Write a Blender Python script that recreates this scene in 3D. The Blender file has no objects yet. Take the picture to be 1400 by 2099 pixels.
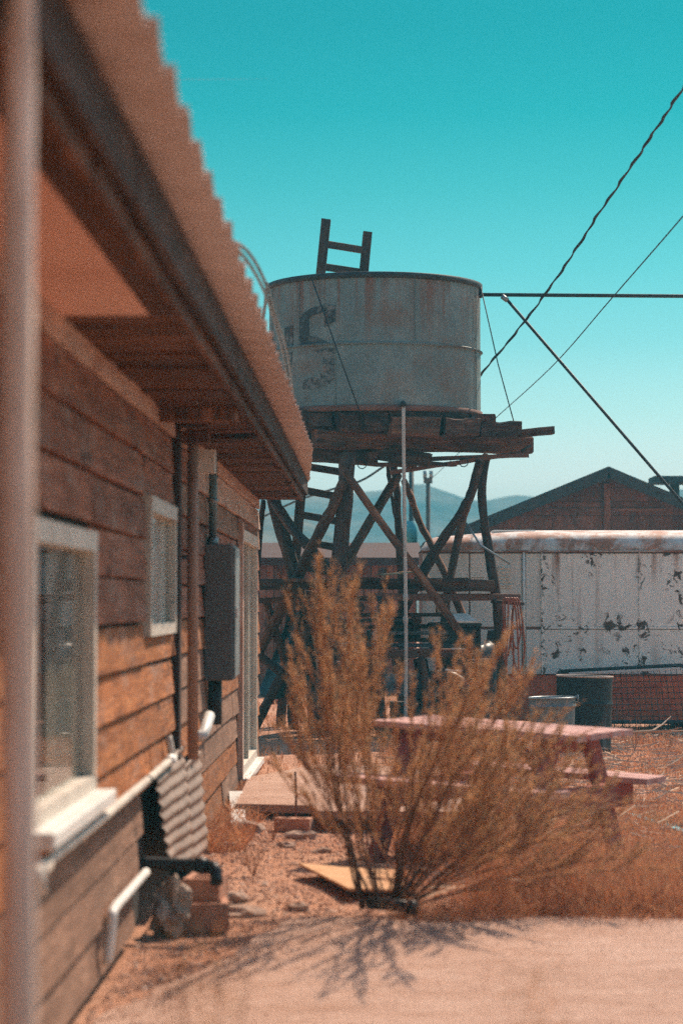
import bpy, bmesh, math, random
from mathutils import Vector, Matrix, noise

sc = bpy.context.scene
COL = sc.collection
R = math.radians
rnd = random.Random(7)

# ------------------------------------------------------------------ camera
FPX, CX, CY = 85 / 36 * 2099, 700.0, 1049.5
EYE = 1.5
PITCH = math.atan((1235 - CY) / FPX)
YAW = math.atan((758 - CX) / FPX)
cam = bpy.data.cameras.new('camera')
camo = bpy.data.objects.new('camera', cam)
COL.objects.link(camo)
cam.sensor_fit = 'VERTICAL'
cam.sensor_height = 36
cam.sensor_width = 24
cam.lens = 85
cam.clip_start = 0.1
cam.clip_end = 5000
camo.location = (0, 0, EYE)
camo.rotation_euler = (math.pi / 2 + PITCH, 0, YAW)
cam.dof.use_dof = True
cam.dof.focus_distance = 27.0
cam.dof.aperture_fstop = 2.5
sc.camera = camo

# ------------------------------------------------------------------ light
SUN_AZ, SUN_EL = R(30), R(48)
sun_dir = Vector((math.sin(SUN_AZ) * math.cos(SUN_EL), math.cos(SUN_AZ) * math.cos(SUN_EL), math.sin(SUN_EL)))
w = bpy.data.worlds.new('World')
sc.world = w
w.use_nodes = True
nt = w.node_tree
bg = nt.nodes['Background']
sky = nt.nodes.new('ShaderNodeTexSky')
sky.sky_type = 'NISHITA'
sky.sun_disc = False
sky.sun_elevation = SUN_EL
sky.sun_rotation = SUN_AZ
tc = nt.nodes.new('ShaderNodeTexCoord')
sep = nt.nodes.new('ShaderNodeSeparateXYZ')
nt.links.new(tc.outputs['Generated'], sep.inputs[0])
rmp = nt.nodes.new('ShaderNodeValToRGB')
nt.links.new(sep.outputs['Z'], rmp.inputs[0])
els = [(0.0, (0.8, 0.608, 0.619)), (0.05, (0.64, 0.576, 0.587)), (0.077, (0.384, 0.491, 0.469)), (0.107, (0.192, 0.405, 0.379)), (0.137, (0.101, 0.363, 0.325)), (0.17, (0.04, 0.309, 0.261)), (0.2, (0.005, 0.267, 0.224)), (0.235, (0.0, 0.237, 0.2)), (0.32, (0.0, 0.237, 0.2)), (0.62, (0.95, 0.9, 0.86))]
cr = rmp.color_ramp
while len(cr.elements) < len(els):
    cr.elements.new(0.5)
for e, (p, c) in zip(cr.elements, els):
    e.position = p
    e.color = (*c, 1)
mul = nt.nodes.new('ShaderNodeMix')
mul.data_type = 'RGBA'
mul.blend_type = 'MULTIPLY'
mul.inputs['Factor'].default_value = 1
nt.links.new(sky.outputs[0], mul.inputs['A'])
nt.links.new(rmp.outputs[0], mul.inputs['B'])
nt.links.new(mul.outputs['Result'], bg.inputs['Color'])
bg.inputs['Strength'].default_value = 0.15

sun = bpy.data.lights.new('sun', 'SUN')
sun.energy = 3.7
sun.angle = R(0.53)
sun.color = (1.0, .80, .62)
suno = bpy.data.objects.new('sun', sun)
COL.objects.link(suno)
suno.rotation_euler = sun_dir.to_track_quat('Z', 'Y').to_euler()
suno.location = (6, 20, 20)

sc.view_settings.view_transform = 'Standard'
sc.view_settings.look = 'None'
sc.view_settings.gamma = 1
sc.view_settings.exposure = 0.92
sc.view_settings.use_curve_mapping = False
sc.render.engine = 'CYCLES'
cy = sc.cycles
cy.use_denoising = False          # the photograph is grainy
cy.use_adaptive_sampling = True
cy.adaptive_threshold = 0.03
cy.max_bounces = 6
cy.diffuse_bounces = 4
cy.glossy_bounces = 3
cy.transmission_bounces = 4
cy.transparent_max_bounces = 8
cy.caustics_reflective = False
cy.caustics_refractive = False
cy.sample_clamp_indirect = 4

# ------------------------------------------------------------------ helpers
CR = camo.rotation_euler.to_matrix()


def P(x, y, D):
    """the point at depth D (metres along the house) seen at photo pixel x, y"""
    d = CR @ Vector(((x - CX) / FPX, (CY - y) / FPX, -1))
    return Vector((0, 0, EYE)) + d * (D / d.y)


WM = {}


def world_of(o):
    return WM[o.name] if o is not None else Matrix()


def link(o, parent=None, M=None):
    COL.objects.link(o)
    M = M or Matrix()
    WM[o.name] = M
    if parent is not None:
        o.parent = parent
        o.matrix_basis = world_of(parent).inverted() @ M
    else:
        o.matrix_basis = M
    return o


def tag(o, label=None, cat=None, group=None, kind=None):
    if label: o['label'] = label
    if cat: o['category'] = cat
    if group: o['group'] = group
    if kind: o['kind'] = kind
    return o


def empty(name, loc, label, cat, group=None, rot=None):
    o = bpy.data.objects.new(name, None)
    o.empty_display_size = .2
    M = Matrix.Translation(Vector(loc))
    if rot: M = M @ rot
    link(o, None, M)
    return tag(o, label, cat, group)


def mesh(name, verts, faces, mat, parent=None, M=None, smooth=False):
    me = bpy.data.meshes.new(name)
    me.from_pydata([tuple(v) for v in verts], [], faces)
    if mat: me.materials.append(mat)
    if smooth:
        me.polygons.foreach_set('use_smooth', [True] * len(me.polygons))
    o = bpy.data.objects.new(name, me)
    return link(o, parent, M)


class MB:
    """collects plain shapes in world space, builds one mesh"""
    def __init__(s):
        s.v = []; s.f = []

    def add(s, vs, fs):
        n = len(s.v)
        s.v += [Vector(v) for v in vs]
        s.f += [tuple(i + n for i in f) for f in fs]

    def box(s, x0, x1, y0, y1, z0, z1):
        s.add([(x0, y0, z0), (x1, y0, z0), (x1, y1, z0), (x0, y1, z0), (x0, y0, z1), (x1, y0, z1), (x1, y1, z1), (x0, y1, z1)],
              [(0, 3, 2, 1), (4, 5, 6, 7), (0, 1, 5, 4), (1, 2, 6, 5), (2, 3, 7, 6), (3, 0, 4, 7)])

    def tube(s, pts, r, n=6, cap=True, radii=None):
        pts = [Vector(p) for p in pts]
        rings = []
        for i, p in enumerate(pts):
            t = (pts[min(i + 1, len(pts) - 1)] - pts[max(i - 1, 0)]).normalized()
            a = t.orthogonal().normalized() if i == 0 else (last - t * last.dot(t)).normalized()
            last = a
            b = t.cross(a)
            rr = radii[i] if radii else r
            rings.append([p + (a * math.cos(2 * math.pi * k / n) + b * math.sin(2 * math.pi * k / n)) * rr for k in range(n)])
        vs = [v for ring in rings for v in ring]
        fs = []
        for i in range(len(pts) - 1):
            for k in range(n):
                fs.append((i * n + k, i * n + (k + 1) % n, (i + 1) * n + (k + 1) % n, (i + 1) * n + k))
        if cap:
            fs.append(tuple(range(n - 1, -1, -1)))
            fs.append(tuple(range((len(pts) - 1) * n, len(pts) * n)))
        s.add(vs, fs)

    def lathe(s, prof, c, n=32, arc=None, zdir=1):
        vs = []; fs = []
        c = Vector(c)
        for (r, z) in prof:
            for k in range(n):
                a = 2 * math.pi * k / n
                vs.append(c + Vector((r * math.cos(a), r * math.sin(a), z)))
        for i in range(len(prof) - 1):
            for k in range(n):
                fs.append((i * n + k, i * n + (k + 1) % n, (i + 1) * n + (k + 1) % n, (i + 1) * n + k))
        s.add(vs, fs)

    def build(s, name, mat, parent=None, smooth=False, org=None):
        if org is None:
            lo = Vector((min(v.x for v in s.v), min(v.y for v in s.v), min(v.z for v in s.v)))
            hi = Vector((max(v.x for v in s.v), max(v.y for v in s.v), max(v.z for v in s.v)))
            org = (lo + hi) / 2
            org.z = lo.z
        org = Vector(org)
        return mesh(name, [v - org for v in s.v], s.f, mat, parent, Matrix.Translation(org), smooth)


def box(name, x0, x1, y0, y1, z0, z1, mat, parent=None, bev=0.0, rz=0, rx=0, ry=0):
    cx, cy_, cz = (x0 + x1) / 2, (y0 + y1) / 2, (z0 + z1) / 2
    hx, hy, hz = (x1 - x0) / 2, (y1 - y0) / 2, (z1 - z0) / 2
    bm = bmesh.new()
    bmesh.ops.create_cube(bm, size=1)
    for v in bm.verts:
        v.co = Vector((v.co.x * 2 * hx, v.co.y * 2 * hy, v.co.z * 2 * hz))
    if bev:
        bmesh.ops.bevel(bm, geom=list(bm.edges), offset=bev, segments=1, affect='EDGES')
    me = bpy.data.meshes.new(name)
    bm.to_mesh(me); bm.free()
    if mat: me.materials.append(mat)
    o = bpy.data.objects.new(name, me)
    M = Matrix.Translation((cx, cy_, cz)) @ Matrix.Rotation(rz, 4, 'Z') @ Matrix.Rotation(ry, 4, 'Y') @ Matrix.Rotation(rx, 4, 'X')
    return link(o, parent, M)


def beam(name, p1, p2, wd, th, mat, parent=None, up=(0, 0, 1), seg=3, jit=.0, taper=0.0, bow=0.0, roll=0.0):
    """a squared timber from p1 to p2; wd across, th along `up`; local Z is the grain"""
    p1, p2 = Vector(p1), Vector(p2)
    L = (p2 - p1).length
    z = (p2 - p1).normalized()
    up = Vector(up)
    if abs(z.dot(up)) > .97: up = Vector((0, 1, 0))
    x = up.cross(z).normalized()
    y = z.cross(x)
    M = Matrix((x, y, z)).transposed().to_4x4()
    M.translation = p1
    M = M @ Matrix.Rotation(roll, 4, 'Z')
    hw, ht = wd / 2, th / 2
    c = min(hw, ht) * .18
    prof = [(-hw + c, -ht), (hw - c, -ht), (hw, -ht + c), (hw, ht - c), (hw - c, ht), (-hw + c, ht), (-hw, ht - c), (-hw, -ht + c)]
    vs = []; fs = []
    for i in range(seg + 1):
        t = i / seg
        k = 1 - taper * t
        ox, oy = rnd.uniform(-jit, jit), rnd.uniform(-jit, jit) + bow * math.sin(math.pi * t)
        for (a, b) in prof:
            zz = L * t
            if i in (0, seg): zz += rnd.uniform(-jit, jit) * 1.2
            vs.append((a * k + ox + rnd.uniform(-jit, jit) * .35, b * k + oy + rnd.uniform(-jit, jit) * .35, zz))
    for i in range(seg):
        for k in range(8):
            fs.append((i * 8 + k, i * 8 + (k + 1) % 8, i * 8 + 8 + (k + 1) % 8, i * 8 + 8 + k))
    fs.append(tuple(range(7, -1, -1)))
    fs.append(tuple(range(seg * 8, seg * 8 + 8)))
    return mesh(name, vs, fs, mat, parent, M)


def log(name, pts, r1, r2, mat, parent=None, jit=.008, sub=4, n=9):
    """a crooked round timber through pts; local Z is roughly the grain"""
    pts = [Vector(p) for p in pts]
    path = []
    for i in range(len(pts) - 1):
        a = pts[max(i - 1, 0)]; b = pts[i]; c = pts[i + 1]; d = pts[min(i + 2, len(pts) - 1)]
        for k in range(sub):
            t = k / sub
            path.append(.5 * ((2 * b) + (c - a) * t + (2 * a - 5 * b + 4 * c - d) * t * t + (3 * b - a - 3 * c + d) * t ** 3))
    path.append(pts[-1])
    z = (pts[-1] - pts[0]).normalized()
    x = Vector((0, 1, 0)).cross(z)
    x = (x if x.length > .1 else Vector((1, 0, 0))).normalized()
    M = Matrix((x, z.cross(x), z)).transposed().to_4x4()
    M.translation = pts[0]
    Mi = M.inverted()
    mb = MB()
    N = len(path)
    rad = [(r1 + (r2 - r1) * i / (N - 1)) * rnd.uniform(.93, 1.07) for i in range(N)]
    mb.tube(path, 0, n, True, rad)
    vs = []
    for v in mb.v:
        q = v + Vector((rnd.uniform(-jit, jit), rnd.uniform(-jit, jit), rnd.uniform(-jit, jit)))
        vs.append(Mi @ q)
    return mesh(name, vs, mb.f, mat, parent, M, smooth=True)


def tube(name, pts, r, mat, parent=None, n=8, radii=None, smooth=True):
    mb = MB()
    mb.tube(pts, r, n, True, radii)
    return mb.build(name, mat, parent, smooth)


def smooth_path(pts, sub=6):
    pts = [Vector(p) for p in pts]
    out = []
    for i in range(len(pts) - 1):
        a = pts[max(i - 1, 0)]; b = pts[i]; c = pts[i + 1]; d = pts[min(i + 2, len(pts) - 1)]
        for k in range(sub):
            t = k / sub
            out.append(.5 * ((2 * b) + (c - a) * t + (2 * a - 5 * b + 4 * c - d) * t * t + (3 * b - a - 3 * c + d) * t ** 3))
    out.append(pts[-1])
    return out


# ------------------------------------------------------------------ materials
class NT:
    def __init__(s, name):
        s.m = bpy.data.materials.new(name)
        s.m.use_nodes = True
        s.t = s.m.node_tree
        s.b = s.t.nodes['Principled BSDF']
        s.out = s.t.nodes['Material Output']

    def n(s, typ, **kw):
        nd = s.t.nodes.new(typ)
        for k, v in kw.items(): setattr(nd, k, v)
        return nd

    def l(s, a, b): s.t.links.new(a, b)

    def coord(s, scale=(1, 1, 1), rand=True, kind='Object'):
        t = s.n('ShaderNodeTexCoord')
        src = t.outputs[kind]
        if rand:
            oi = s.n('ShaderNodeObjectInfo')
            mu = s.n('ShaderNodeMath', operation='MULTIPLY')
            mu.inputs[1].default_value = 37.0
            s.l(oi.outputs['Random'], mu.inputs[0])
            va = s.n('ShaderNodeVectorMath', operation='ADD')
            s.l(src, va.inputs[0]); s.l(mu.outputs[0], va.inputs[1])
            src = va.outputs[0]
        mp = s.n('ShaderNodeMapping')
        mp.inputs['Scale'].default_value = scale
        s.l(src, mp.inputs[0])
        return mp.outputs[0]

    def noise(s, vec, scale, detail=6, rough=.6, dist=0.0):
        nd = s.n('ShaderNodeTexNoise')
        nd.inputs['Scale'].default_value = scale
        nd.inputs['Detail'].default_value = detail
        nd.inputs['Roughness'].default_value = rough
        nd.inputs['Distortion'].default_value = dist
        s.l(vec, nd.inputs['Vector'])
        return nd.outputs[0]

    def ramp(s, fac, stops):
        nd = s.n('ShaderNodeValToRGB')
        e = nd.color_ramp.elements
        while len(e) < len(stops): e.new(.5)
        for el, (p, c) in zip(e, stops):
            el.position = p
            if not isinstance(c, tuple): c = (c, c, c)
            el.color = (*c, 1)
        s.l(fac, nd.inputs[0])
        return nd.outputs[0]

    def mix(s, f, a, b, mode='MIX'):
        nd = s.n('ShaderNodeMix', data_type='RGBA', blend_type=mode)
        for sock, v in ((nd.inputs['Factor'], f), (nd.inputs['A'], a), (nd.inputs['B'], b)):
            if isinstance(v, (int, float)): sock.default_value = v
            elif isinstance(v, tuple): sock.default_value = (*v, 1)
            else: s.l(v, sock)
        return nd.outputs['Result']

    def vary(s, col, amt):
        oi = s.n('ShaderNodeObjectInfo')
        mr = s.n('ShaderNodeMapRange')
        mr.inputs['To Min'].default_value = 1 - amt
        mr.inputs['To Max'].default_value = 1 + amt
        s.l(oi.outputs['Random'], mr.inputs['Value'])
        hs = s.n('ShaderNodeHueSaturation')
        s.l(mr.outputs[0], hs.inputs['Value'])
        s.l(col, hs.inputs['Color'])
        return hs.outputs[0]

    def done(s, col, rough=.8, bump=None, bstr=.3, bdist=.01, metal=0.0, spec=.3):
        if isinstance(col, tuple): s.b.inputs['Base Color'].default_value = (*col, 1)
        else: s.l(col, s.b.inputs['Base Color'])
        if isinstance(rough, float) or isinstance(rough, int): s.b.inputs['Roughness'].default_value = rough
        else: s.l(rough, s.b.inputs['Roughness'])
        s.b.inputs['Metallic'].default_value = metal
        s.b.inputs['Specular IOR Level'].default_value = spec
        if bump is not None:
            bn = s.n('ShaderNodeBump')
            bn.inputs['Strength'].default_value = bstr
            bn.inputs['Distance'].default_value = bdist
            s.l(bump, bn.inputs['Height'])
            s.l(bn.outputs[0], s.b.inputs['Normal'])
        return s.m


def wood(name, dark, mid, light, grain=14, var=.18, bstr=.5, knots=True, blotch=None, grey=0.0):
    t = NT(name)
    v = t.coord((grain, grain, 1))
    g = t.noise(v, 1.6, 8, .65, .4)
    fine = t.noise(v, 7, 4, .6)
    col = t.ramp(g, [(.3, dark), (.5, mid), (.72, light)])
    col = t.mix(t.ramp(fine, [(.35, .75), (.6, 0.0)]), col, dark)
    v2 = t.coord((2.2, 2.2, .9))
    big = t.noise(v2, 2.2, 5, .6)
    if blotch is None: blotch = tuple(c * .55 for c in mid)
    col = t.mix(t.ramp(big, [(.46, 0.0), (.66, .8)]), col, blotch)
    if grey:
        gm = t.noise(t.coord((3, 3, 1.1)), 2.0, 6, .65)
        col = t.mix(t.ramp(gm, [(.52, 0.0), (.70, grey)]), col, (.34, .245, .20))
    if knots:
        vo = t.n('ShaderNodeTexVoronoi')
        vo.inputs['Scale'].default_value = 1.0
        t.l(t.coord((5, 5, 1.6)), vo.inputs['Vector'])
        col = t.mix(t.ramp(vo.outputs['Distance'], [(.07, .8), (.17, 0.0)]), col, tuple(c * .5 for c in dark))
    col = t.vary(col, var)
    return t.done(col, .82, fine, bstr, .004, spec=.2)


def plain(name, c1, c2, scale=4, rough=.7, bstr=.2, metal=0.0, var=.1, spec=.3, detail=6, lo=.35, hi=.65, rand=True):
    t = NT(name)
    v = t.coord((1, 1, 1), rand)
    nz = t.noise(v, scale, detail, .62)
    col = t.ramp(nz, [(lo, c1), (hi, c2)])
    if var: col = t.vary(col, var)
    return t.done(col, rough, t.noise(v, scale * 6, 4), bstr, .004, metal, spec)


M = {}
M['wall_sunlit'] = wood('weathered_sunlit_wood', (.10, .035, .016), (.46, .165, .058), (.62, .27, .105), 13, .2, .7, grey=.55)  # weathered planks below the eave shadow, sunlight put into the orange
M['wall_shaded'] = wood('brown_shaded_wood', (.10, .036, .022), (.33, .125, .070), (.50, .22, .13), 13, .18, .6, grey=.6)  # same planks higher up, the eave's shade put into the browner tone
M['wall_grey'] = wood('greyed_wood', (.15, .082, .055), (.31, .175, .118), (.42, .25, .17), 13, .12, .6)
M['wall_pale'] = wood('pale_painted_board', (.36, .24, .19), (.60, .44, .36), (.68, .52, .43), 8, .08, .3, False, (.32, .17, .12))
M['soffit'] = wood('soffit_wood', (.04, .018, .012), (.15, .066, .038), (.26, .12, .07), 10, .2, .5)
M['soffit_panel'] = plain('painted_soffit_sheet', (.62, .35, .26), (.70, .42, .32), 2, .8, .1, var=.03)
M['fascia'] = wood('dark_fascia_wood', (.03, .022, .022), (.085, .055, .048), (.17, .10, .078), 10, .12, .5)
M['post'] = wood('pale_post_wood', (.50, .37, .30), (.84, .70, .61), (.90, .79, .71), 10, .03, .5, True, (.62, .47, .38))
M['old'] = wood('old_dark_timber', (.032, .020, .017), (.115, .060, .042), (.25, .135, .088), 9, .22, .9, True, (.04, .035, .035))
M['old_brown'] = wood('old_brown_timber', (.055, .027, .018), (.24, .108, .060), (.42, .21, .12), 9, .25, .9, True, (.06, .04, .032))
M['old_red'] = wood('old_redwood', (.06, .028, .020), (.20, .085, .055), (.28, .13, .085), 9, .15, .8)
M['grey_board'] = wood('grey_peeling_board', (.06, .07, .075), (.16, .18, .19), (.26, .28, .29), 9, .12, .7, False, (.09, .09, .09))
M['table_top'] = wood('worn_sunlit_red_paint', (.36, .17, .14), (.60, .37, .32), (.72, .50, .44), 8, .08, .3, False, (.46, .22, .18))  # worn red paint, lightened further to carry the sun on the flat boards
M['table'] = wood('faded_red_paint', (.22, .06, .052), (.34, .11, .095), (.42, .17, .145), 8, .08, .3, False, (.34, .12, .10))
M['ply'] = wood('orange_plywood', (.38, .20, .10), (.56, .31, .155), (.62, .38, .21), 4, .04, .15, False, (.5, .27, .13))
M['barn'] = wood('barn_siding', (.13, .045, .028), (.29, .105, .062), (.38, .155, .095), 6, .22, .5)
M['roofing'] = plain('dark_roofing_felt', (.045, .040, .040), (.085, .07, .065), 8, .9, .4)
M['shed_roof'] = plain('red_brown_roofing', (.045, .017, .014), (.065, .025, .02), 4, .85, .2)
M['metal_white'] = plain('white_pipe_paint', (.58, .56, .52), (.72, .70, .66), 6, .45, .05, spec=.4)
M['frame'] = plain('cream_frame_paint', (.46, .40, .34), (.62, .56, .48), 5, .6, .1)
M['galv'] = plain('galvanised_steel', (.20, .22, .22), (.36, .39, .39), 9, .42, .1, .55)
M['conduit'] = plain('grey_conduit', (.10, .14, .145), (.18, .23, .235), 9, .5, .05, .2)
M['boxgrey'] = plain('dull_grey_enamel', (.10, .10, .105), (.125, .125, .13), 3, .45, .05, var=.03)
M['brownpipe'] = plain('brown_painted_pipe', (.30, .165, .115), (.42, .26, .19), 6, .55, .1)
M['blackplastic'] = plain('black_plastic', (.012, .013, .015), (.022, .024, .026), 5, .42, .05)
M['black'] = plain('dark_steel', (.022, .024, .026), (.05, .05, .05), 8, .6, .2)
M['wire'] = plain('black_cable', (.012, .016, .02), (.03, .035, .04), 8, .6, .05)
M['hose'] = plain('orange_hose', (.26, .065, .03), (.36, .10, .05), 5, .5, .05)
M['tarp'] = plain('dark_teal_tarp', (.016, .075, .095), (.026, .10, .125), 3, .6, .2, var=0)
M['teal'] = plain('teal_enamel', (.06, .33, .37), (.10, .42, .45), 3, .5, .05)
M['redskirt'] = plain('red_oxide_paint', (.58, .11, .05), (.70, .19, .09), 7, .75, .2)
M['block'] = plain('terracotta_block', (.33, .15, .095), (.48, .25, .165), 12, .9, .5)
M['rag'] = plain('dusty_cloth', (.30, .22, .175), (.48, .38, .31), 6, .9, .3)
M['rock'] = plain('desert_stone', (.24, .15, .11), (.48, .33, .25), 6, .9, .6, var=.2)
M['curtain'] = plain('curtain_cloth', (.70, .65, .60), (.84, .79, .73), 4, .9, .1)
M['curtain_dark'] = plain('grey_brown_curtain', (.26, .215, .18), (.36, .30, .255), 4, .9, .1)
M['inside'] = plain('dark_room', (.03, .028, .026), (.05, .045, .04), 2, .9, .0)
M['blade'] = plain('faded_paint_chip', (.35, .42, .42), (.5, .55, .55), 5, .6, .1)


def rusty(name, base1, base2, rust=(.22, .075, .030), amount=.5, rough=.55, streak=True, chips=True, metal=0.0, seed=0.0, patches=0.0, seams=()):
    t = NT(name)
    v = t.n('ShaderNodeNewGeometry').outputs['Position']
    if seed:
        va = t.n('ShaderNodeVectorMath', operation='ADD')
        va.inputs[1].default_value = (seed, seed, seed)
        t.l(v, va.inputs[0]); v = va.outputs[0]
    col = t.ramp(t.noise(v, 3, 7, .65), [(.35, base1), (.65, base2)])
    rv = t.ramp(t.noise(v, 9, 6, .7), [(.3, tuple(c * .6 for c in rust)), (.7, tuple(min(1, c * 1.5) for c in rust))])
    if streak:
        mp = t.n('ShaderNodeMapping')
        mp.inputs['Scale'].default_value = (7, 7, .45)
        t.l(v, mp.inputs[0])
        s1 = t.noise(mp.outputs[0], 1.2, 6, .6)
        s2 = t.noise(v, .9, 3, .5)
        pr = t.n('ShaderNodeMath', operation='MULTIPLY')
        t.l(t.ramp(s1, [(.50, 0.0), (.70, 1.0)]), pr.inputs[0])
        t.l(t.ramp(s2, [(.42, 0.0), (.62, amount)]), pr.inputs[1])
        col = t.mix(pr.outputs[0], col, rv)
    if patches:
        col = t.mix(t.ramp(t.noise(v, 3.2, 8, .7, .5), [(.43, 0.0), (.56, patches)]), col, rv)
    if chips:
        c1 = t.noise(v, 8.5, 10, .72, .6)
        c2 = t.noise(v, 1.3, 3, .5)
        if seams:
            ps = t.n('ShaderNodeSeparateXYZ')
            t.l(t.n('ShaderNodeNewGeometry').outputs['Position'], ps.inputs[0])
            acc = None
            for (ax, val, wd_) in seams:
                sb = t.n('ShaderNodeMath', operation='SUBTRACT'); sb.inputs[1].default_value = val
                t.l(ps.outputs[ax], sb.inputs[0])
                ab = t.n('ShaderNodeMath', operation='ABSOLUTE'); t.l(sb.outputs[0], ab.inputs[0])
                mr = t.n('ShaderNodeMapRange'); mr.inputs['From Max'].default_value = wd_
                mr.inputs['To Min'].default_value = .055; mr.inputs['To Max'].default_value = 0.0
                t.l(ab.outputs[0], mr.inputs['Value'])
                if acc is None: acc = mr.outputs[0]
                else:
                    mxx = t.n('ShaderNodeMath', operation='MAXIMUM')
                    t.l(acc, mxx.inputs[0]); t.l(mr.outputs[0], mxx.inputs[1]); acc = mxx.outputs[0]
            ad = t.n('ShaderNodeMath', operation='ADD'); t.l(c1, ad.inputs[0]); t.l(acc, ad.inputs[1]); c1 = ad.outputs[0]
            ad2 = t.n('ShaderNodeMath', operation='ADD'); t.l(c2, ad2.inputs[0]); t.l(acc, ad2.inputs[1]); c2 = ad2.outputs[0]
        pr = t.n('ShaderNodeMath', operation='MULTIPLY')
        t.l(t.ramp(c1, [(.568, 0.0), (.585, 1.0)]), pr.inputs[0])
        t.l(t.ramp(c2, [(.41, 0.0), (.48, 1.0)]), pr.inputs[1])
        dk = t.mix(t.noise(v, 14, 3), (.055, .045, .042), (.15, .07, .045))
        col = t.mix(pr.outputs[0], col, dk)
    return t.done(col, rough, t.noise(v, 12, 5), .12, .006, metal, .3)


M['trailer'] = rusty('chipped_white_enamel', (.80, .78, .71), (.87, .85, .78), rust=(.30, .12, .065), amount=1.0, seed=3.3, seams=[('X', P(1110, 1200, 29.5).x, .16), ('X', P(1310, 1200, 29.5).x, .14), ('Z', P(1200, 1280, 29.5).z, .12), ('Z', P(1200, 1134, 29.5).z, .08)])
M['trailer_plain'] = rusty('dull_white_enamel', (.72, .70, .63), (.80, .77, .70), amount=.55, chips=False, seed=1.7)
M['trailer_roof'] = rusty('rusty_white_roof', (.58, .55, .50), (.66, .62, .57), rust=(.36, .15, .08), amount=1.0, chips=False, seed=5.1, patches=.95)
M['trailer_rust'] = rusty('rusty_gutter', (.40, .30, .25), (.55, .48, .42), rust=(.26, .09, .045), amount=1.0, chips=False, seed=7.7, patches=1.0)
M['drum'] = rusty('black_drum_paint', (.008, .010, .012), (.018, .02, .022), rust=(.32, .34, .34), amount=.3, chips=False, rough=.55, seed=2.0)
M['tub'] = rusty('old_zinc', (.12, .14, .145), (.22, .24, .24), rust=(.06, .07, .07), amount=.6, chips=False, rough=.5, metal=.3)


def tank_mat():
    t = NT('weathered_galvanised_tank')
    v = t.coord((1, 1, 1), False)
    col = t.ramp(t.noise(v, 2.4, 8, .68), [(.3, (.105, .150, .145)), (.52, (.185, .245, .235)), (.72, (.31, .35, .32))])
    col = t.mix(t.ramp(t.noise(v, 22, 5, .7), [(.4, .45), (.62, 0.0)]), col, (.20, .205, .19))
    mp = t.n('ShaderNodeMapping'); mp.inputs['Scale'].default_value = (9, 9, .35)
    t.l(v, mp.inputs[0])
    s1 = t.noise(mp.outputs[0], 1.3, 7, .62)
    sz = t.n('ShaderNodeSeparateXYZ'); t.l(v, sz.inputs[0])
    # rust runs start at the top edge and thin out downwards (dirt with its own shape)
    top = t.n('ShaderNodeMapRange')
    top.inputs['From Min'].default_value = .75; top.inputs['From Max'].default_value = 1.5
    top.inputs['To Min'].default_value = .12; top.inputs['To Max'].default_value = 1.0
    t.l(sz.outputs['Z'], top.inputs['Value'])
    pr = t.n('ShaderNodeMath', operation='MULTIPLY')
    t.l(t.ramp(s1, [(.47, 0.0), (.63, .95)]), pr.inputs[0]); t.l(top.outputs[0], pr.inputs[1])
    col = t.mix(pr.outputs[0], col, (.20, .082, .045))
    col = t.mix(t.ramp(s1, [(.30, .6), (.44, 0.0)]), col, (.19, .225, .225))
    col = t.mix(t.ramp(t.noise(v, 1.5, 6, .65), [(.52, 0.0), (.66, .6)]), col, (.19, .095, .06))
    return t.done(col, .55, t.noise(v, 5, 6), .12, .02, .15, .35)


M['tank'] = tank_mat()


def letter_mat():
    t = NT('worn_black_lettering')
    v = t.coord((1, 1, 1), False)
    wear = t.ramp(t.noise(v, 9, 8, .7), [(.52, 0.0), (.64, .7)])
    sz = t.n('ShaderNodeSeparateXYZ'); t.l(v, sz.inputs[0])
    low = t.n('ShaderNodeMapRange')   # the lower half of the paint has flaked
    low.inputs['From Min'].default_value = .72; low.inputs['From Max'].default_value = .66
    t.l(sz.outputs['Z'], low.inputs['Value'])
    w2 = t.ramp(t.noise(v, 14, 8, .7), [(.42, 0.0), (.58, .8)])
    pr = t.n('ShaderNodeMath', operation='MULTIPLY')
    t.l(w2, pr.inputs[0]); t.l(low.outputs[0], pr.inputs[1])
    mx = t.n('ShaderNodeMath', operation='MAXIMUM')
    t.l(wear, mx.inputs[0]); t.l(pr.outputs[0], mx.inputs[1])
    col = t.mix(mx.outputs[0], (.045, .052, .055), (.26, .26, .23))
    col = t.mix(t.ramp(t.noise(v, 4, 5, .6), [(.60, 0.0), (.68, .8)]), col, (.24, .08, .04))
    return t.done(col, .6, spec=.3)


M['letter'] = letter_mat()


def glass_mat():
    t = NT('window_glass')
    tr = t.n('ShaderNodeBsdfTransparent'); tr.inputs[0].default_value = (.94, .96, .95, 1)
    gl = t.n('ShaderNodeBsdfGlossy'); gl.inputs['Roughness'].default_value = .03
    fr = t.n('ShaderNodeFresnel'); fr.inputs[0].default_value = 1.33
    ge = t.n('ShaderNodeNewGeometry')
    nb_ = t.n('ShaderNodeMath', operation='SUBTRACT'); nb_.inputs[0].default_value = 1.0
    t.l(ge.outputs['Backfacing'], nb_.inputs[1])
    fm = t.n('ShaderNodeMath', operation='MULTIPLY'); t.l(fr.outputs[0], fm.inputs[0]); t.l(nb_.outputs[0], fm.inputs[1])
    mx = t.n('ShaderNodeMixShader')
    t.l(fm.outputs[0], mx.inputs[0]); t.l(tr.outputs[0], mx.inputs[1]); t.l(gl.outputs[0], mx.inputs[2])
    t.l(mx.outputs[0], t.out.inputs['Surface'])
    return t.m


M['glass'] = glass_mat()


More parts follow.
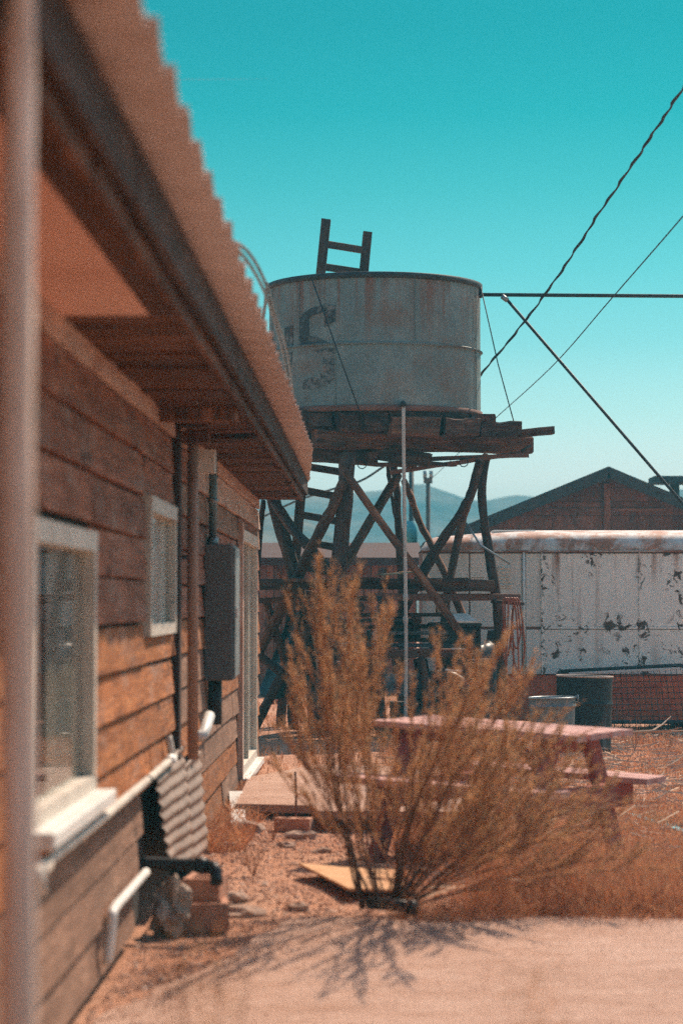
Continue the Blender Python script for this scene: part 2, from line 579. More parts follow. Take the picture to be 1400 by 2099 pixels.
def ground_mat():
    t = NT('dry_dirt')
    v = t.coord((1, 1, 1), False)
    col = t.ramp(t.noise(v, .55, 8, .65), [(.32, (.40, .175, .10)), (.5, (.52, .265, .165)), (.68, (.58, .34, .23))])
    col = t.mix(t.ramp(t.noise(v, 26, 6, .7), [(.38, .6), (.55, 0.0)]), col, (.22, .115, .075))
    col = t.mix(t.ramp(t.noise(v, 9, 6, .7), [(.56, 0.0), (.68, .5)]), col, (.56, .38, .28))
    return t.done(col, .95, t.noise(v, 22, 8, .7), .9, .03, spec=.1)


def concrete_mat():
    t = NT('dusty_concrete')
    v = t.coord((1, 1, 1), False)
    col = t.ramp(t.noise(v, 1.1, 8, .6), [(.3, (.40, .245, .18)), (.55, (.49, .32, .245)), (.75, (.55, .385, .305))])
    col = t.mix(t.ramp(t.noise(v, 60, 5, .7), [(.36, .35), (.5, 0.0)]), col, (.36, .23, .17))
    mp = t.n('ShaderNodeMapping'); mp.inputs['Scale'].default_value = (1.0, 4, 1)
    t.l(v, mp.inputs[0])
    col = t.mix(t.ramp(t.noise(mp.outputs[0], 2.2, 7, .65), [(.46, 0.0), (.66, .8)]), col, (.36, .205, .14))
    col = t.mix(t.ramp(t.noise(v, 13, 7, .75), [(.53, 0.0), (.63, .5)]), col, (.62, .45, .36))
    col = t.mix(t.ramp(t.noise(v, 24, 6, .7), [(.60, 0.0), (.66, .7)]), col, (.24, .14, .10))
    bm_ = t.mix(.5, t.noise(v, 60, 8, .75), t.noise(v, 7, 5, .6))
    return t.done(col, .94, bm_, 1.0, .02, spec=.1)


def island_mat(name, cols, rough=.8, trans=0.0):
    t = NT(name)
    g = t.n('ShaderNodeNewGeometry')
    n = len(cols)
    col = t.ramp(g.outputs['Random Per Island'], [(i / max(n - 1, 1), c) for i, c in enumerate(cols)])
    m = t.done(col, rough, spec=.15)
    if trans:
        tl = t.n('ShaderNodeBsdfTranslucent')
        t.l(col, tl.inputs[0])
        mx = t.n('ShaderNodeMixShader'); mx.inputs[0].default_value = trans
        t.l(t.b.outputs[0], mx.inputs[1]); t.l(tl.outputs[0], mx.inputs[2])
        t.l(mx.outputs[0], t.out.inputs['Surface'])
    return m


M['ground'] = ground_mat()
M['concrete'] = concrete_mat()
M['gravel'] = island_mat('gravel_stones', [(.34, .16, .095), (.54, .30, .20), (.40, .22, .15), (.64, .44, .33), (.26, .12, .08)], .95)
M['grass'] = island_mat('dry_grass_blades', [(.42, .14, .06), (.56, .26, .13), (.28, .10, .055), (.62, .38, .22), (.50, .19, .085), (.34, .17, .10)], .85, .35)
M['straw'] = island_mat('straw_twigs', [(.60, .42, .29), (.46, .28, .18), (.66, .50, .36)], .85)
M['leaf'] = island_mat('shrub_needles', [(.49, .215, .10), (.58, .275, .13), (.38, .235, .125), (.28, .225, .135), (.64, .275, .095), (.34, .235, .14), (.50, .30, .17)], .8, .6)
M['stem'] = plain('shrub_bark', (.085, .05, .035), (.17, .095, .06), 10, .9, .4)
M['twig'] = plain('shrub_twig', (.30, .14, .075), (.40, .20, .11), 10, .9, .2)
M['corr'] = rusty('rusty_corrugated_roof', (.42, .34, .315), (.50, .41, .38), rust=(.24, .13, .085), amount=.7, chips=False, rough=.65, seed=2.2)
M['corr_pale'] = rusty('dusty_corrugated_sheet', (.20, .14, .11), (.30, .215, .17), rust=(.34, .17, .10), amount=.7, chips=False, rough=.6, seed=4.2)
M['steel_rust'] = rusty('rusted_channel', (.14, .07, .055), (.22, .11, .08), amount=.5, chips=False, rough=.8)


def hill_mat(name, c1, c2):
    t = NT(name)
    v = t.coord((1, 1, 1), False)
    col = t.ramp(t.noise(v, .05, 9, .75), [(.35, c1), (.65, c2)])
    return t.done(col, .95, spec=.05)


M['hill'] = hill_mat('hill_scrub', (.02, .025, .02), (.26, .19, .14))

# ------------------------------------------------------------------ ground, hills, haze
def gz(x, y):
    """height of the dirt"""
    h = .035 * noise.noise(Vector((x * .6, y * .6, 3.1))) + .018 * noise.noise(Vector((x * 2.3, y * 2.3, 7.7)))
    h -= .012
    if x > .3:                                   # the yard dips a little under the grass
        h -= .07 * min(1, (x - .3) / 1.2) * min(1, max(0, (y - 12) / 2.5))
    if y > 60: h *= max(0, 1 - (y - 60) / 40)
    if y < 12.2 and x > -1.0: h = min(h, -.03)   # lies under the concrete
    return h


xs = [-1200, -500, -200, -80, -30, -12, -6, -3] + [-2.4 + .16 * i for i in range(48)] + [5.6, 6.5, 8, 12, 20, 50, 120, 300, 700, 1400]
ys = [-40, -10, 0, 3, 5, 6] + [7 + .16 * i for i in range(160)] + [33, 34.5, 37, 40, 45, 52, 60, 80, 120, 200, 300, 500, 900, 1800]
vs = [(x, y, gz(x, y)) for y in ys for x in xs]
nx = len(xs)
fs = [(j * nx + i, j * nx + i + 1, (j + 1) * nx + i + 1, (j + 1) * nx + i) for j in range(len(ys) - 1) for i in range(nx - 1)]
g = mesh('ground', vs, fs, M['ground'], smooth=True)
tag(g, 'orange dry dirt yard between the wooden house and the trailer', None, None, 'structure')

# concrete apron in front: an irregular slab, its back edge where the shrub grows
back = [(-.56, 10.5), (-.50, 11.0), (-.36, 11.45), (-.1, 11.62), (.2, 11.66), (.6, 11.60), (1.0, 11.66), (1.5, 11.62), (2.2, 11.7), (3.2, 11.66), (6, 11.7)]
left = [(-.84, 7.9), (-.99, 8.7), (-.90, 9.2), (-.72, 9.9)]
edge = [(-.80, 3.0)] + left + back
fine = []
for i in range(len(edge) - 1):
    a, b = Vector((*edge[i], 0)), Vector((*edge[i + 1], 0))
    k = max(1, int((b - a).length / .12))
    for j in range(k):
        p = a.lerp(b, j / k)
        fine.append((p.x + .05 * noise.noise(p * 4), p.y + .30 * noise.noise(p * 1.3 + Vector((9, 3, 1))) - .05 + .03 * noise.noise(p * 11), 0))
fine.append((6, 11.7, 0)); fine.append((6, 3.0, 0))
n = len(fine)
vs = [(x, y, .0) for x, y, _ in fine] + [(x, y, -.12) for x, y, _ in fine]
fs = [tuple(range(n - 1, -1, -1))] + [(i, (i + 1) % n, n + (i + 1) % n, n + i) for i in range(n)]
g = mesh('pavement', vs, fs, M['concrete'])
tag(g, 'pale dusty concrete apron with the shadow of the shrub on it', None, None, 'structure')


def hills(name, prof, D, depth, label):
    """ridge line given in photo pixels at distance D"""
    cols = []
    for i in range(len(prof) - 1):
        (x0, y0), (x1, y1) = prof[i], prof[i + 1]
        for k in range(6):
            t = k / 6
            cols.append((x0 + (x1 - x0) * t, y0 + (y1 - y0) * t))
    cols.append(prof[-1])
    rows = 14
    vs = []
    for j in range(rows + 1):
        t = j / rows
        for (x, y) in cols:
            p = P(x, y, D)
            h = max(p.z, .2)
            hh = h * (1 - abs(2 * t - 1) ** 1.35)
            q = Vector((p.x, D - depth / 2 + depth * t, hh))
            q.z += h * .10 * noise.noise(q * .045) * math.sin(math.pi * t) + h * .05 * noise.noise(q * .13) * math.sin(math.pi * t)
            vs.append(q)
    m = len(cols)
    fs = [(j * m + i, j * m + i + 1, (j + 1) * m + i + 1, (j + 1) * m + i) for j in range(rows) for i in range(m - 1)]
    return tag(mesh(name, vs, fs, M['hill'], smooth=True), label, None, None, 'structure')


hills('hills', [(-1600, 1200), (-500, 1120), (200, 1060), (480, 1030), (560, 1012), (640, 1004), (720, 1001), (800, 998), (870, 990), (905, 1000), (960, 1012), (1040, 1018), (1160, 1024), (1300, 1015), (1420, 1020), (1900, 1060), (3000, 1180)],
      400, 150, 'hazy desert ridge rising behind the tower and the barn')
hills('hills', [(-1400, 1200), (-200, 1110), (300, 1065), (480, 1045), (560, 1048), (640, 1072), (720, 1120), (800, 1160), (900, 1210)],
      270, 110, 'lower hazy hill in front of the ridge, seen through the tower legs')

hz = NT('air')
hz.t.nodes.remove(hz.b)
pv = hz.n('ShaderNodeVolumePrincipled')
pv.inputs['Color'].default_value = (.17, .72, .90, 1)
pv.inputs['Density'].default_value = .0021
hz.l(pv.outputs[0], hz.out.inputs['Volume'])
mb = MB(); mb.box(-1300, 1500, -60, 1900, -1.6, 27)
tag(mb.build('haze', hz.m), 'thin pale dusty air over the yard and hills', None, None, 'stuff')

# ------------------------------------------------------------------ the house
WX = -1.05                       # outer face of the wall
house = empty('wooden_house', (WX, 13, 0), 'long brown plank house with corrugated roof along the dirt yard', 'house')
YE = 22.95                       # far end of the house
openings = [(7.35, 9.05, .80, 1.76), (11.30, 12.80, 1.34, 2.00), (19.35, 22.0, .10, 2.09)]

mb = MB()
CB, CF = WX - .10, WX - .035
prev = 2.5
for (a, b, z0, z1) in openings:
    mb.box(CB, CF, prev, a, .02, 2.55)
    if z0 > .05: mb.box(CB, CF, a, b, .02, z0)
    mb.box(CB, CF, a, b, z1, 2.55)
    prev = b
mb.box(CB, CF, prev, YE - .02, .02, 2.55)
mb.build('wall_sheathing', M['inside'], house)
mb = MB()
mb.box(-6, -5.95, 2.5, YE - .02, 0, 2.9)
mb.box(-5.95, CB, YE - .08, YE - .02, 0, 2.9)
mb.box(-5.95, CB, 2.5, 2.56, 0, 2.9)
mb.box(-5.95, CB, 2.56, YE - .08, .0, .04)
mb.box(-5.95, CB, 2.56, YE - .08, 2.5, 2.54)
mb.box(-2.6, -2.54, 2.56, YE - .08, .05, 2.49)
mb.build('inner_wall', M['inside'], house)

PH = .195
for k in range(13):
    z0 = .045 + PH * k
    z1 = min(z0 + PH - .010, 2.50)
    spans = []
    fills = []
    if k < 3:
        runs = [(2.6, [10.75, 10.95, 11.2][k]), (14.75, YE)]
    else:
        runs = [(2.6, YE)]
    for (a, b) in runs:
        cuts = [(o[0] - .03, o[1] + .03) for o in openings if z0 < o[3] + .01 and z1 > o[2] - .01]
        cur = a
        for (c, d) in cuts:
            if d <= a or c >= b: continue
            if c > cur: spans.append((cur, c))
            o_ = next(q for q in openings if q[0] - .03 == c)
            lo_, hi_ = max(a, c), min(b, d)
            if z0 < o_[2] - .035: fills.append((lo_, hi_, z0, o_[2] - .005))
            if z1 > o_[3] + .035: fills.append((lo_, hi_, o_[3] + .005, z1))
            cur = d
        if cur < b: spans.append((cur, b))
    for (a, b, q0, q1) in fills:
        beam('plank', (WX - .014, a + .004, (q0 + q1) / 2), (WX - .014, b - .004, (q0 + q1) / 2), .032, q1 - q0, M['wall_sunlit'] if k < 7 else M['wall_shaded'], house, seg=2, jit=.002)
    for (a, b) in spans:
        y = a
        first = True
        while y < b - .01:
            L = rnd.uniform(2.3, 4.3)
            e = y + L if b - (y + L) > .8 else b
            ym = (y + e) / 2
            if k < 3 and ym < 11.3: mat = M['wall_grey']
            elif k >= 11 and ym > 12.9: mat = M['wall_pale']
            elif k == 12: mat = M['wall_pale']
            elif k == 11: mat = M['wall_shaded']
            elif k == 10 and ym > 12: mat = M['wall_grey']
            elif ym > 13 and k < 6: mat = M['wall_grey'] if rnd.random() < .6 else M['wall_sunlit']
            else: mat = M['wall_sunlit'] if k < 7 else M['wall_shaded']  # sunlit tone on the lower rows, shaded tone on those under the eave
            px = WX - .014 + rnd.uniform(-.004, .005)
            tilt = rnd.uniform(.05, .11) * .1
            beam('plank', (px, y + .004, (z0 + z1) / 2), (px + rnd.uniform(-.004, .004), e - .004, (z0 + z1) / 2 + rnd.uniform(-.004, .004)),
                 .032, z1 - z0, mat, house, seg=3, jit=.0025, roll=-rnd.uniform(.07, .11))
            y = e

# windows: frame, sill, panes, curtains
def window(name, a, b, z0, z1, fw, curtains, mull=None, sill=True, curt_mat=None, out=.03):
    mb = MB()
    x0, x1 = WX - .05, WX + out
    mb.box(x0, x1, a, a + fw, z0, z1)
    mb.box(x0, x1, b - fw, b, z0, z1)
    mb.box(x0, x1 + .003, a - .002, b + .002, z1 - fw, z1 + .003)
    mb.box(x0, x1 - .003, a + fw, b - fw, z0, z0 + fw * .8)
    w_ = mb.build(name, M['frame'], house)
    if mull:
        box('mullion', x0 + .01, x1 - .012, mull - .02, mull + .02, z0 + fw * .8, z1 - fw, M['frame'], w_)
        panes = [(a + fw, mull - .02), (mull + .02, b - fw)]
    else:
        panes = [(a + fw, b - fw)]
    for (c, d) in panes:
        box('pane', WX - .018, WX - .012, c - .004, d + .004, z0 + fw * .7, z1 - fw + .004, M['glass'], w_)
    if sill:
        box('sill', WX - .03, WX + .10, a - .03, b + .05, z0 - .05, z0 + .002, M['metal_white'], w_, .006)
    for (c, d) in curtains:
        n_ = 40
        vs = []; fs = []
        for i in range(n_ + 1):
            y = c + (d - c) * i / n_
            x = WX - .030 + .006 * math.sin(i * 1.15) + .003 * math.sin(i * .37)
            vs += [(x, y, z0 - .02), (x, y, z1 + .02)]
            if i: fs.append((2 * i - 2, 2 * i, 2 * i + 1, 2 * i - 1))
        mesh('curtain', vs, fs, curt_mat or M['curtain'], w_, None, True)
    return w_


window('window', 7.35, 9.05, .80, 1.76, .07, [(8.05, 8.97)], None, curt_mat=M['curtain_dark'])
window('window', 11.30, 12.80, 1.34, 2.00, .07, [(11.4, 12.72)], None, sill=False)
dr = window('sliding_door', 19.35, 22.0, .10, 2.09, .09, [(19.45, 20.6), (20.7, 21.9)], 20.65, sill=False)
box('threshold', WX - .03, WX + .09, 19.3, 22.05, .045, .098, M['metal_white'], dr, .005)
box('door_trim', WX + .0, WX + .045, 19.2, 19.335, .10, 2.14, M['wall_pale'], house, .004)

# soffit: a painted sheet near the camera, boards beyond, a cross beam
SZ = EYE + .975
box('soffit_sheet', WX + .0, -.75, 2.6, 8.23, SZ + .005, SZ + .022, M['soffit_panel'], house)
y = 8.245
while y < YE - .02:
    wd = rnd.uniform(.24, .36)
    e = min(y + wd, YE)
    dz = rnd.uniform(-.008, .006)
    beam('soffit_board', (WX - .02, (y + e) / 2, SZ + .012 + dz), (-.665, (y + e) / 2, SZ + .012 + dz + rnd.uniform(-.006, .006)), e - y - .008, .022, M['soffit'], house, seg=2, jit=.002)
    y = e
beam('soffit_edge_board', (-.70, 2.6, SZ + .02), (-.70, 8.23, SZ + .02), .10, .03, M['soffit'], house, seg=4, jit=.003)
box('cross_beam', WX - .02, -.66, 11.95, 12.07, SZ - .075, SZ + .0, M['old_brown'], house, .004)
box('cross_beam', WX - .02, -.66, 13.95, 14.03, SZ - .03, SZ + .0, M['old'], house, .004)
# inner fascia boards (brown) and the dark outer fascia
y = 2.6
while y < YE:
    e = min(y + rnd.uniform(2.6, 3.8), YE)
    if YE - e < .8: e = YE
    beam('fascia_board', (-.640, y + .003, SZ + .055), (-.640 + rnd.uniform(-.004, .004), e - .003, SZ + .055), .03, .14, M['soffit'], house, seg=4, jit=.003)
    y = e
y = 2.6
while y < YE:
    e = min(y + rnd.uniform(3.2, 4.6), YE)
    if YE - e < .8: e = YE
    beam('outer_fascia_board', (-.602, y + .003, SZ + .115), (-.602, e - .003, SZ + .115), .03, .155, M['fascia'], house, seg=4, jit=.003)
    y = e
# blocks under the fascia, seen as small brackets
for y in (15.2, 17.1, 19.2, 21.3):
    box('fascia_bracket', -.675, -.622, y, y + .06, SZ - .03, SZ + .09, M['soffit'], house, .003)

# corrugated roof: one sheet after another, each near edge lapped over the last
SW = .445
k = 0
y = 2.7
while y < YE - .05:
    e = min(y + SW + .03, YE + .05)
    xo = -.452
    if y > 18.6: xo = -.452 - .125 * min(1, (y - 18.6) / 4.0)
    zo = EYE + 1.175 - (0.0 if y < 18.6 else .02 * (y - 18.6) / 4)
    n_ = 20
    vs = []; fs = []
    skew = rnd.uniform(.018, .032)
    for i in range(n_ + 1):
        t = i / n_
        yy = y + (e - y) * t
        cz = .010 * math.cos(t * (e - y) / .068 * 2 * math.pi)
        ox = xo + skew * (.7 - t) + rnd.uniform(-.002, .002)
        lift = .022 * (1 - t) - .004
        vs += [(ox, yy, zo + cz + lift), (-.62, yy, zo + .012 + cz + lift), (-6.2, yy, zo + .95 + cz + lift)]
        if i:
            b_ = 3 * (i - 1)
            fs += [(b_, b_ + 3, b_ + 4, b_ + 1), (b_ + 1, b_ + 4, b_ + 5, b_ + 2)]
    o = mesh('roof_sheet', vs, fs, M['corr'], house, None, True)
    md = o.modifiers.new('thickness', 'SOLIDIFY'); md.thickness = .002; md.offset = 1
    y += SW

# porch post close to the camera
log('porch_post', [(-.583, 4.0, -.02), (-.578, 4.0, .9), (-.585, 4.0, 1.8), (-.582, 4.0, SZ + .17)], .030, .027, M['post'], house, jit=.002, sub=5, n=14)
# corner board, downpipe, conduit, meter box
box('corner_board', WX + .0, WX + .035, 12.93, 13.06, .62, SZ - .004, M['fascia'], house, .003)
px_ = P(396, 865, 13.3).x
tube('downpipe', [(px_, 13.3, SZ - .06), (px_, 13.3, 1.6), (px_ + .004, 13.3, .64)], .031, M['brownpipe'], house, 12)
tube('pipe_bracket', [(px_ - .08, 13.3, 1.75), (px_, 13.3, 1.75)], .012, M['black'], house)
box('downpipe_head', px_ - .06, px_ + .09, 13.2, 13.4, SZ - .10, SZ - .035, M['soffit'], house, .004)
tube('conduit', [(-1.008, 15.55, SZ - .01), (-1.008, 15.55, 1.87)], .027, M['conduit'], house, 10)
tube('conduit_collar', [(-1.008, 15.55, 1.86), (-1.008, 15.55, 1.92)], .036, M['galv'], house, 10)
tube('conduit_collar', [(-1.008, 15.55, 2.14), (-1.008, 15.55, 2.17)], .034, M['galv'], house, 10)
mb = MB(); mb.box(-1.045, -.93, 14.5, 14.62, 2.28, 2.42)
mb.build('junction_box', M['metal_white'], house)
eb = box('meter_box', WX + .002, -.864, 15.3, 15.8, 1.006, 1.87, M['boxgrey'], house, .008)
box('meter_box_door', -.862, -.848, 15.32, 15.78, 1.03, 1.85, M['galv'], eb, .004)
box('hasp', -.846, -.835, 15.33, 15.36, 1.40, 1.47, M['metal_white'], eb, .002)
tube('conduit', [(-.99, 15.5, 1.006), (-.99, 15.5, .72)], .045, M['black'], house, 10)
# horizontal white pipe with its elbows, the lower white pipe, the black drain
X_ = -1.005
tube('water_pipe', smooth_path([(X_ - .03, 7.28, .55), (X_ + .012, 7.28, .66), (X_ + .012, 7.36, .70), (X_ + .012, 9, .70), (X_, 12.2, .705), (X_, 12.3, .73), (X_ - .02, 12.32, .82)], 4), .019, M['frame'], house, 10)
tube('pipe_elbow', [(X_ + .012, 7.28, .62), (X_ + .012, 7.28, .70), (X_ + .012, 7.42, .70)], .028, M['frame'], house, 10)
tube('pipe_elbow', [(X_, 12.12, .704), (X_, 12.33, .71)], .027, M['metal_white'], house, 10)
for y in (8.6, 10.9):
    tube('pipe_strap', [(X_ + .006, y, .70), (X_ + .006, y + .03, .70)], .024, M['black'], house, 10)
tube('vent_elbow', smooth_path([(-1.03, 14.2, .72), (-.985, 14.2, .72), (-.965, 14.3, .77), (-.96, 14.5, .82)], 4), .034, M['metal_white'], house, 12)
tube('water_pipe', smooth_path([(-1.02, 9.42, .10), (-1.0, 9.42, .25), (-1.0, 9.48, .30), (-1.0, 10.0, .30), (-1.0, 10.85, .295)], 4), .020, M['metal_white'], house, 10)
tube('drain_pipe', smooth_path([(-1.04, 11.05, .315), (-.90, 11.05, .31), (-.745, 11.03, .305), (-.700, 10.99, .29), (-.690, 10.95, .235)], 4), .029, M['blackplastic'], house, 12)
tube('drain_coupling', [(-.735, 11.03, .305), (-.79, 11.036, .307)], .036, M['blackplastic'], house, 12)
# service cables arching from the roof edge
c1 = P(458, 487, 9.9)
for (dx, dd) in ((0, 0), (14, .1)):
    pts = [P(462 + dx * .2, 487 + dx * .5, 10.0), P(505 - dx * .3, 512 + dx, 10.8), P(540 - dx * .3, 570 + dx, 11.8), P(566 - dx * .4, 650, 13.0), P(588 - dx * .6, 720, 14.5), P(600 - dx * .5, 800, 16.2)]
    tube('service_cable', smooth_path(pts, 5), .009, M['conduit'], house, 6)
tube('service_cable', smooth_path([P(548, 580, 15), P(542, 640, 15.5), P(538, 680, 16), P(560, 720, 16.8)], 4), .010, M['conduit'], house, 6)
tube('cable_clamp', [P(455, 480, 9.85), P(466, 490, 10.0)], .016, M['metal_white'], house, 8)

# corrugated sheet leaning on the crawl space
n_ = 72
cor = empty('corrugated_sheet', (-.98, 13, .1), 'loose rusty corrugated metal sheet leaning on the foot of the plank wall', 'metal sheet')
for (ya, yb, za, zb, off) in ((11.45, 13.25, .20, .72, 0.0), (13.1, 14.75, .02, .60, -.022)):
    vs = []; fs = []
    cols = 14
    for i in range(n_ + 1):
        t = i / n_
        z = za + (zb - za) * t
        for j in range(cols + 1):
            s = j / cols
            yy = ya + (yb - ya) * s
            if j == 0: yy += .22 * (1 - t) ** 1.6 + rnd.uniform(0, .05)
            if j == cols: yy -= rnd.uniform(0, .06)
            x = -.955 + off * .7 - .065 * t + .0075 * math.cos(t * 8.2 * 2 * math.pi) + .012 * noise.noise(Vector((yy * 1.3, z * 3, off)))
            zz = z - .10 * (s - .3) * (1 - t) + .01 * noise.noise(Vector((yy * 2, 0, off)))
            vs.append((x, yy, zz))
    m_ = cols + 1
    fs = [(i * m_ + j, i * m_ + j + 1, (i + 1) * m_ + j + 1, (i + 1) * m_ + j) for i in range(n_) for j in range(cols)]
    o = mesh('sheet', vs, fs, M['corr_pale'], cor, None, True)
    md = o.modifiers.new('thickness', 'SOLIDIFY'); md.thickness = .003

# ------------------------------------------------------------------ things at the foot of the wall
def hollow_block(name, c, sx, sy, sz, rz, mat, label, group=None, rx=0):
    bm = bmesh.new()
    t = .032
    xs_ = [-sx / 2, -sx / 2 + t, sx / 2 - t, sx / 2]
    ys_ = [-sy / 2, -sy / 2 + t, -t / 2, t / 2, sy / 2 - t, sy / 2]
    holes = {(1, 1), (1, 3)}
    vt = {}
    def V(i, j, k): 
        if (i, j, k) not in vt: vt[(i, j, k)] = bm.verts.new((xs_[i], ys_[j], (0, sz)[k]))
        return vt[(i, j, k)]
    for i in range(3):
        for j in range(5):
            if (i, j) in holes: continue
            bm.faces.new([V(i, j, 1), V(i + 1, j, 1), V(i + 1, j + 1, 1), V(i, j + 1, 1)])
            bm.faces.new([V(i, j, 0), V(i, j + 1, 0), V(i + 1, j + 1, 0), V(i + 1, j, 0)])
            for (di, dj, q) in ((-1, 0, ((0, 0), (0, 1))), (1, 0, ((1, 1), (1, 0))), (0, -1, ((1, 0), (0, 0))), (0, 1, ((0, 1), (1, 1)))):
                a, b = i + di, j + dj
                if 0 <= a < 3 and 0 <= b < 5 and (a, b) not in holes: continue
                (p, q2) = q
                bm.faces.new([V(i + p[0], j + p[1], 0), V(i + p[0], j + p[1], 1), V(i + q2[0], j + q2[1], 1), V(i + q2[0], j + q2[1], 0)])
    bmesh.ops.recalc_face_normals(bm, faces=bm.faces)
    me = bpy.data.meshes.new(name); bm.to_mesh(me); bm.free()
    me.materials.append(mat)
    o = bpy.data.objects.new(name, me)
    link(o, None, Matrix.Translation(c) @ Matrix.Rotation(rz, 4, 'Z') @ Matrix.Rotation(rx, 4, 'X'))
    return tag(o, label, 'block', group)


hollow_block('hollow_block', (-.765, 11.35, -.01), .20, .36, .125, R(6), M['block'], 'terracotta block lying on the ground under the black drain pipe, below another block', 'blocks under the drain')
hollow_block('hollow_block', (-.770, 11.42, .117), .17, .30, .10, R(-5), M['block'], 'smaller terracotta block resting on top of the block under the black drain pipe', 'blocks under the drain')


def blob(name, c, r, sq, mat, seed, parent=None, sub=2, amp=.35):
    bm = bmesh.new()
    bmesh.ops.create_icosphere(bm, subdivisions=sub, radius=1)
    for v in bm.verts:
        d = v.co.normalized()
        k = 1 + amp * noise.noise(d * 1.6 + Vector((seed, seed * .7, 0))) + amp * .4 * noise.noise(d * 4 + Vector((0, seed, seed)))
        v.co = Vector((d.x * sq[0], d.y * sq[1], d.z * sq[2])) * r * k
    me = bpy.data.meshes.new(name); bm.to_mesh(me); bm.free()
    me.materials.append(mat)
    o = bpy.data.objects.new(name, me)
    return link(o, parent, Matrix.Translation(Vector(c)))


rg = blob('rag', (-.915, 11.12, .085), .12, (.55, .8, 1.0), M['rag'], 5.2, None, 4, .9)
tag(rg, 'crumpled dusty cloth wedged between the wall and the terracotta blocks', 'rag')
stones = [(500, 1700, .11, (1.2, .8, .5), 'flat brown stone beside the foot of the wall before the concrete step'),
          (618, 1714, .085, (1.2, .7, .45), 'flat grey stone just in front of the brick at the rusty rod'),
          (585, 1735, .05, (1.2, .8, .5), 'small reddish stone in the gravel near the rusty rod'),
          (615, 1852, .05, (1.1, .8, .6), 'rounded reddish stone between the plywood sheet and the blocks'),
          (478, 1840, .07, (1.3, .8, .55), 'blocky stone just beside the terracotta blocks'),
          (497, 1862, .085, (1.4, .9, .4), 'flat pale stone slab on the gravel by the concrete edge'),
          (660, 1745, .045, (1.3, .7, .5), 'small pale chip of stone between the rod and the shrub stems'),
          (463, 1738, .06, (1.1, .9, .6), 'round stone at the end of the corrugated sheet')]
for i, (x, y, r, sq, lab) in enumerate(stones):
    D = EYE * FPX / (y - 1235)
    p = P(x, y, D)
    tag(blob('stone', (p.x, p.y, gz(p.x, p.y) + r * sq[2] * .45), r, sq, M['rock'], i * 3.7 + 1, None, 2, .5), lab, 'stone', 'loose stones in the gravel')

# ------------------------------------------------------------------ step slab by the door, rod, plywood
mb = MB()
top = [(-.93, 16.9), (-.40, 16.75), (-.35, 16.2), (.75, 16.0), (.8, 20.2), (-.45, 21.0), (-.98, 19.6)]
n_ = len(top)
zt = [.10, .10, .11, .12, .12, .10, .09]
mb.add([(x, y, z) for (x, y), z in zip(top, zt)] + [(x, y, z - .055) for (x, y), z in zip(top, zt)],
       [tuple(range(n_))] + [((i + 1) % n_, i, n_ + i, n_ + (i + 1) % n_) for i in range(n_)] + [tuple(range(2 * n_ - 1, n_ - 1, -1))])
slab = mb.build('concrete_slab', M['concrete'])
tag(slab, 'pale concrete step slab lying in front of the sliding door', 'slab')
for (x0, x1, y0, y1) in ((-.93, -.45, 17.0, 17.25), (-.18, .02, 16.3, 16.5), (.3, .6, 16.3, 16.6), (-.8, .5, 19.5, 20)):
    o = box('footing', x0, x1, y0, y1, -.06, .05, M['rock'], slab, .01)
p = P(607, 1690, EYE * FPX / (1690 - 1235))
rod = tube('steel_rod', [(p.x, p.y, -.05), (p.x, p.y, .20), (p.x - .005, p.y, .36)], .0085, M['steel_rust'], None, 6)
tag(rod, 'thin rusty rod standing upright in front of the concrete slab', 'rod')
hollow_block('brick', (p.x - .01, p.y - .16, -.02), .13, .24, .085, R(80), M['block'], 'rusty coloured brick at the foot of the upright rod', None)
p0 = P(618, 1792, EYE * FPX / (1790 - 1235))
ply = [P(612, 1792, 13.35), P(690, 1786, 13.55), P(820, 1785, 13.5), P(830, 1835, 12.4), P(715, 1840, 12.3)]
mb = MB()
zz = [.07, .03, .03, .035, .055]
n_ = 5
tp = [Vector((q.x, q.y, z)) for q, z in zip(ply, zz)]
mb.add(tp + [q - Vector((0, 0, .014)) for q in tp], [(4, 3, 2, 1, 0), (5, 6, 7, 8, 9)] + [(i, (i + 1) % 5, 5 + (i + 1) % 5, 5 + i) for i in range(5)])
tag(mb.build('plywood_sheet', M['ply']), 'orange sheet of plywood lying on the gravel behind the shrub stems', 'plywood')
tag(beam('white_board', P(490, 1700, 16.0) + Vector((0, 0, .02)), P(478, 1652, 18.0) + Vector((.02, 0, .1)), .10, .02, M['metal_white'], None, seg=2), 'short white painted board leaning at the foot of the wall by the slab', 'board')

# ------------------------------------------------------------------ picnic table
YAWT = R(-30)
tc_ = Vector((.75, 14.42, .022))
rotM = Matrix.Rotation(YAWT, 4, 'Z') @ Matrix.Rotation(R(2.2), 4, 'Y')
table = empty('picnic_table', tc_, 'faded red wooden picnic table with attached benches behind the shrub', 'picnic table', None, rotM)
TW = world_of(table)


def tb(name, a, b, wd, th, up=(0, 0, 1), mat='table'):
    u = (TW.to_3x3() @ Vector(up))
    return beam(name, TW @ Vector(a), TW @ Vector(b), wd, th, M[mat], table, up=u, seg=3, jit=.0025)


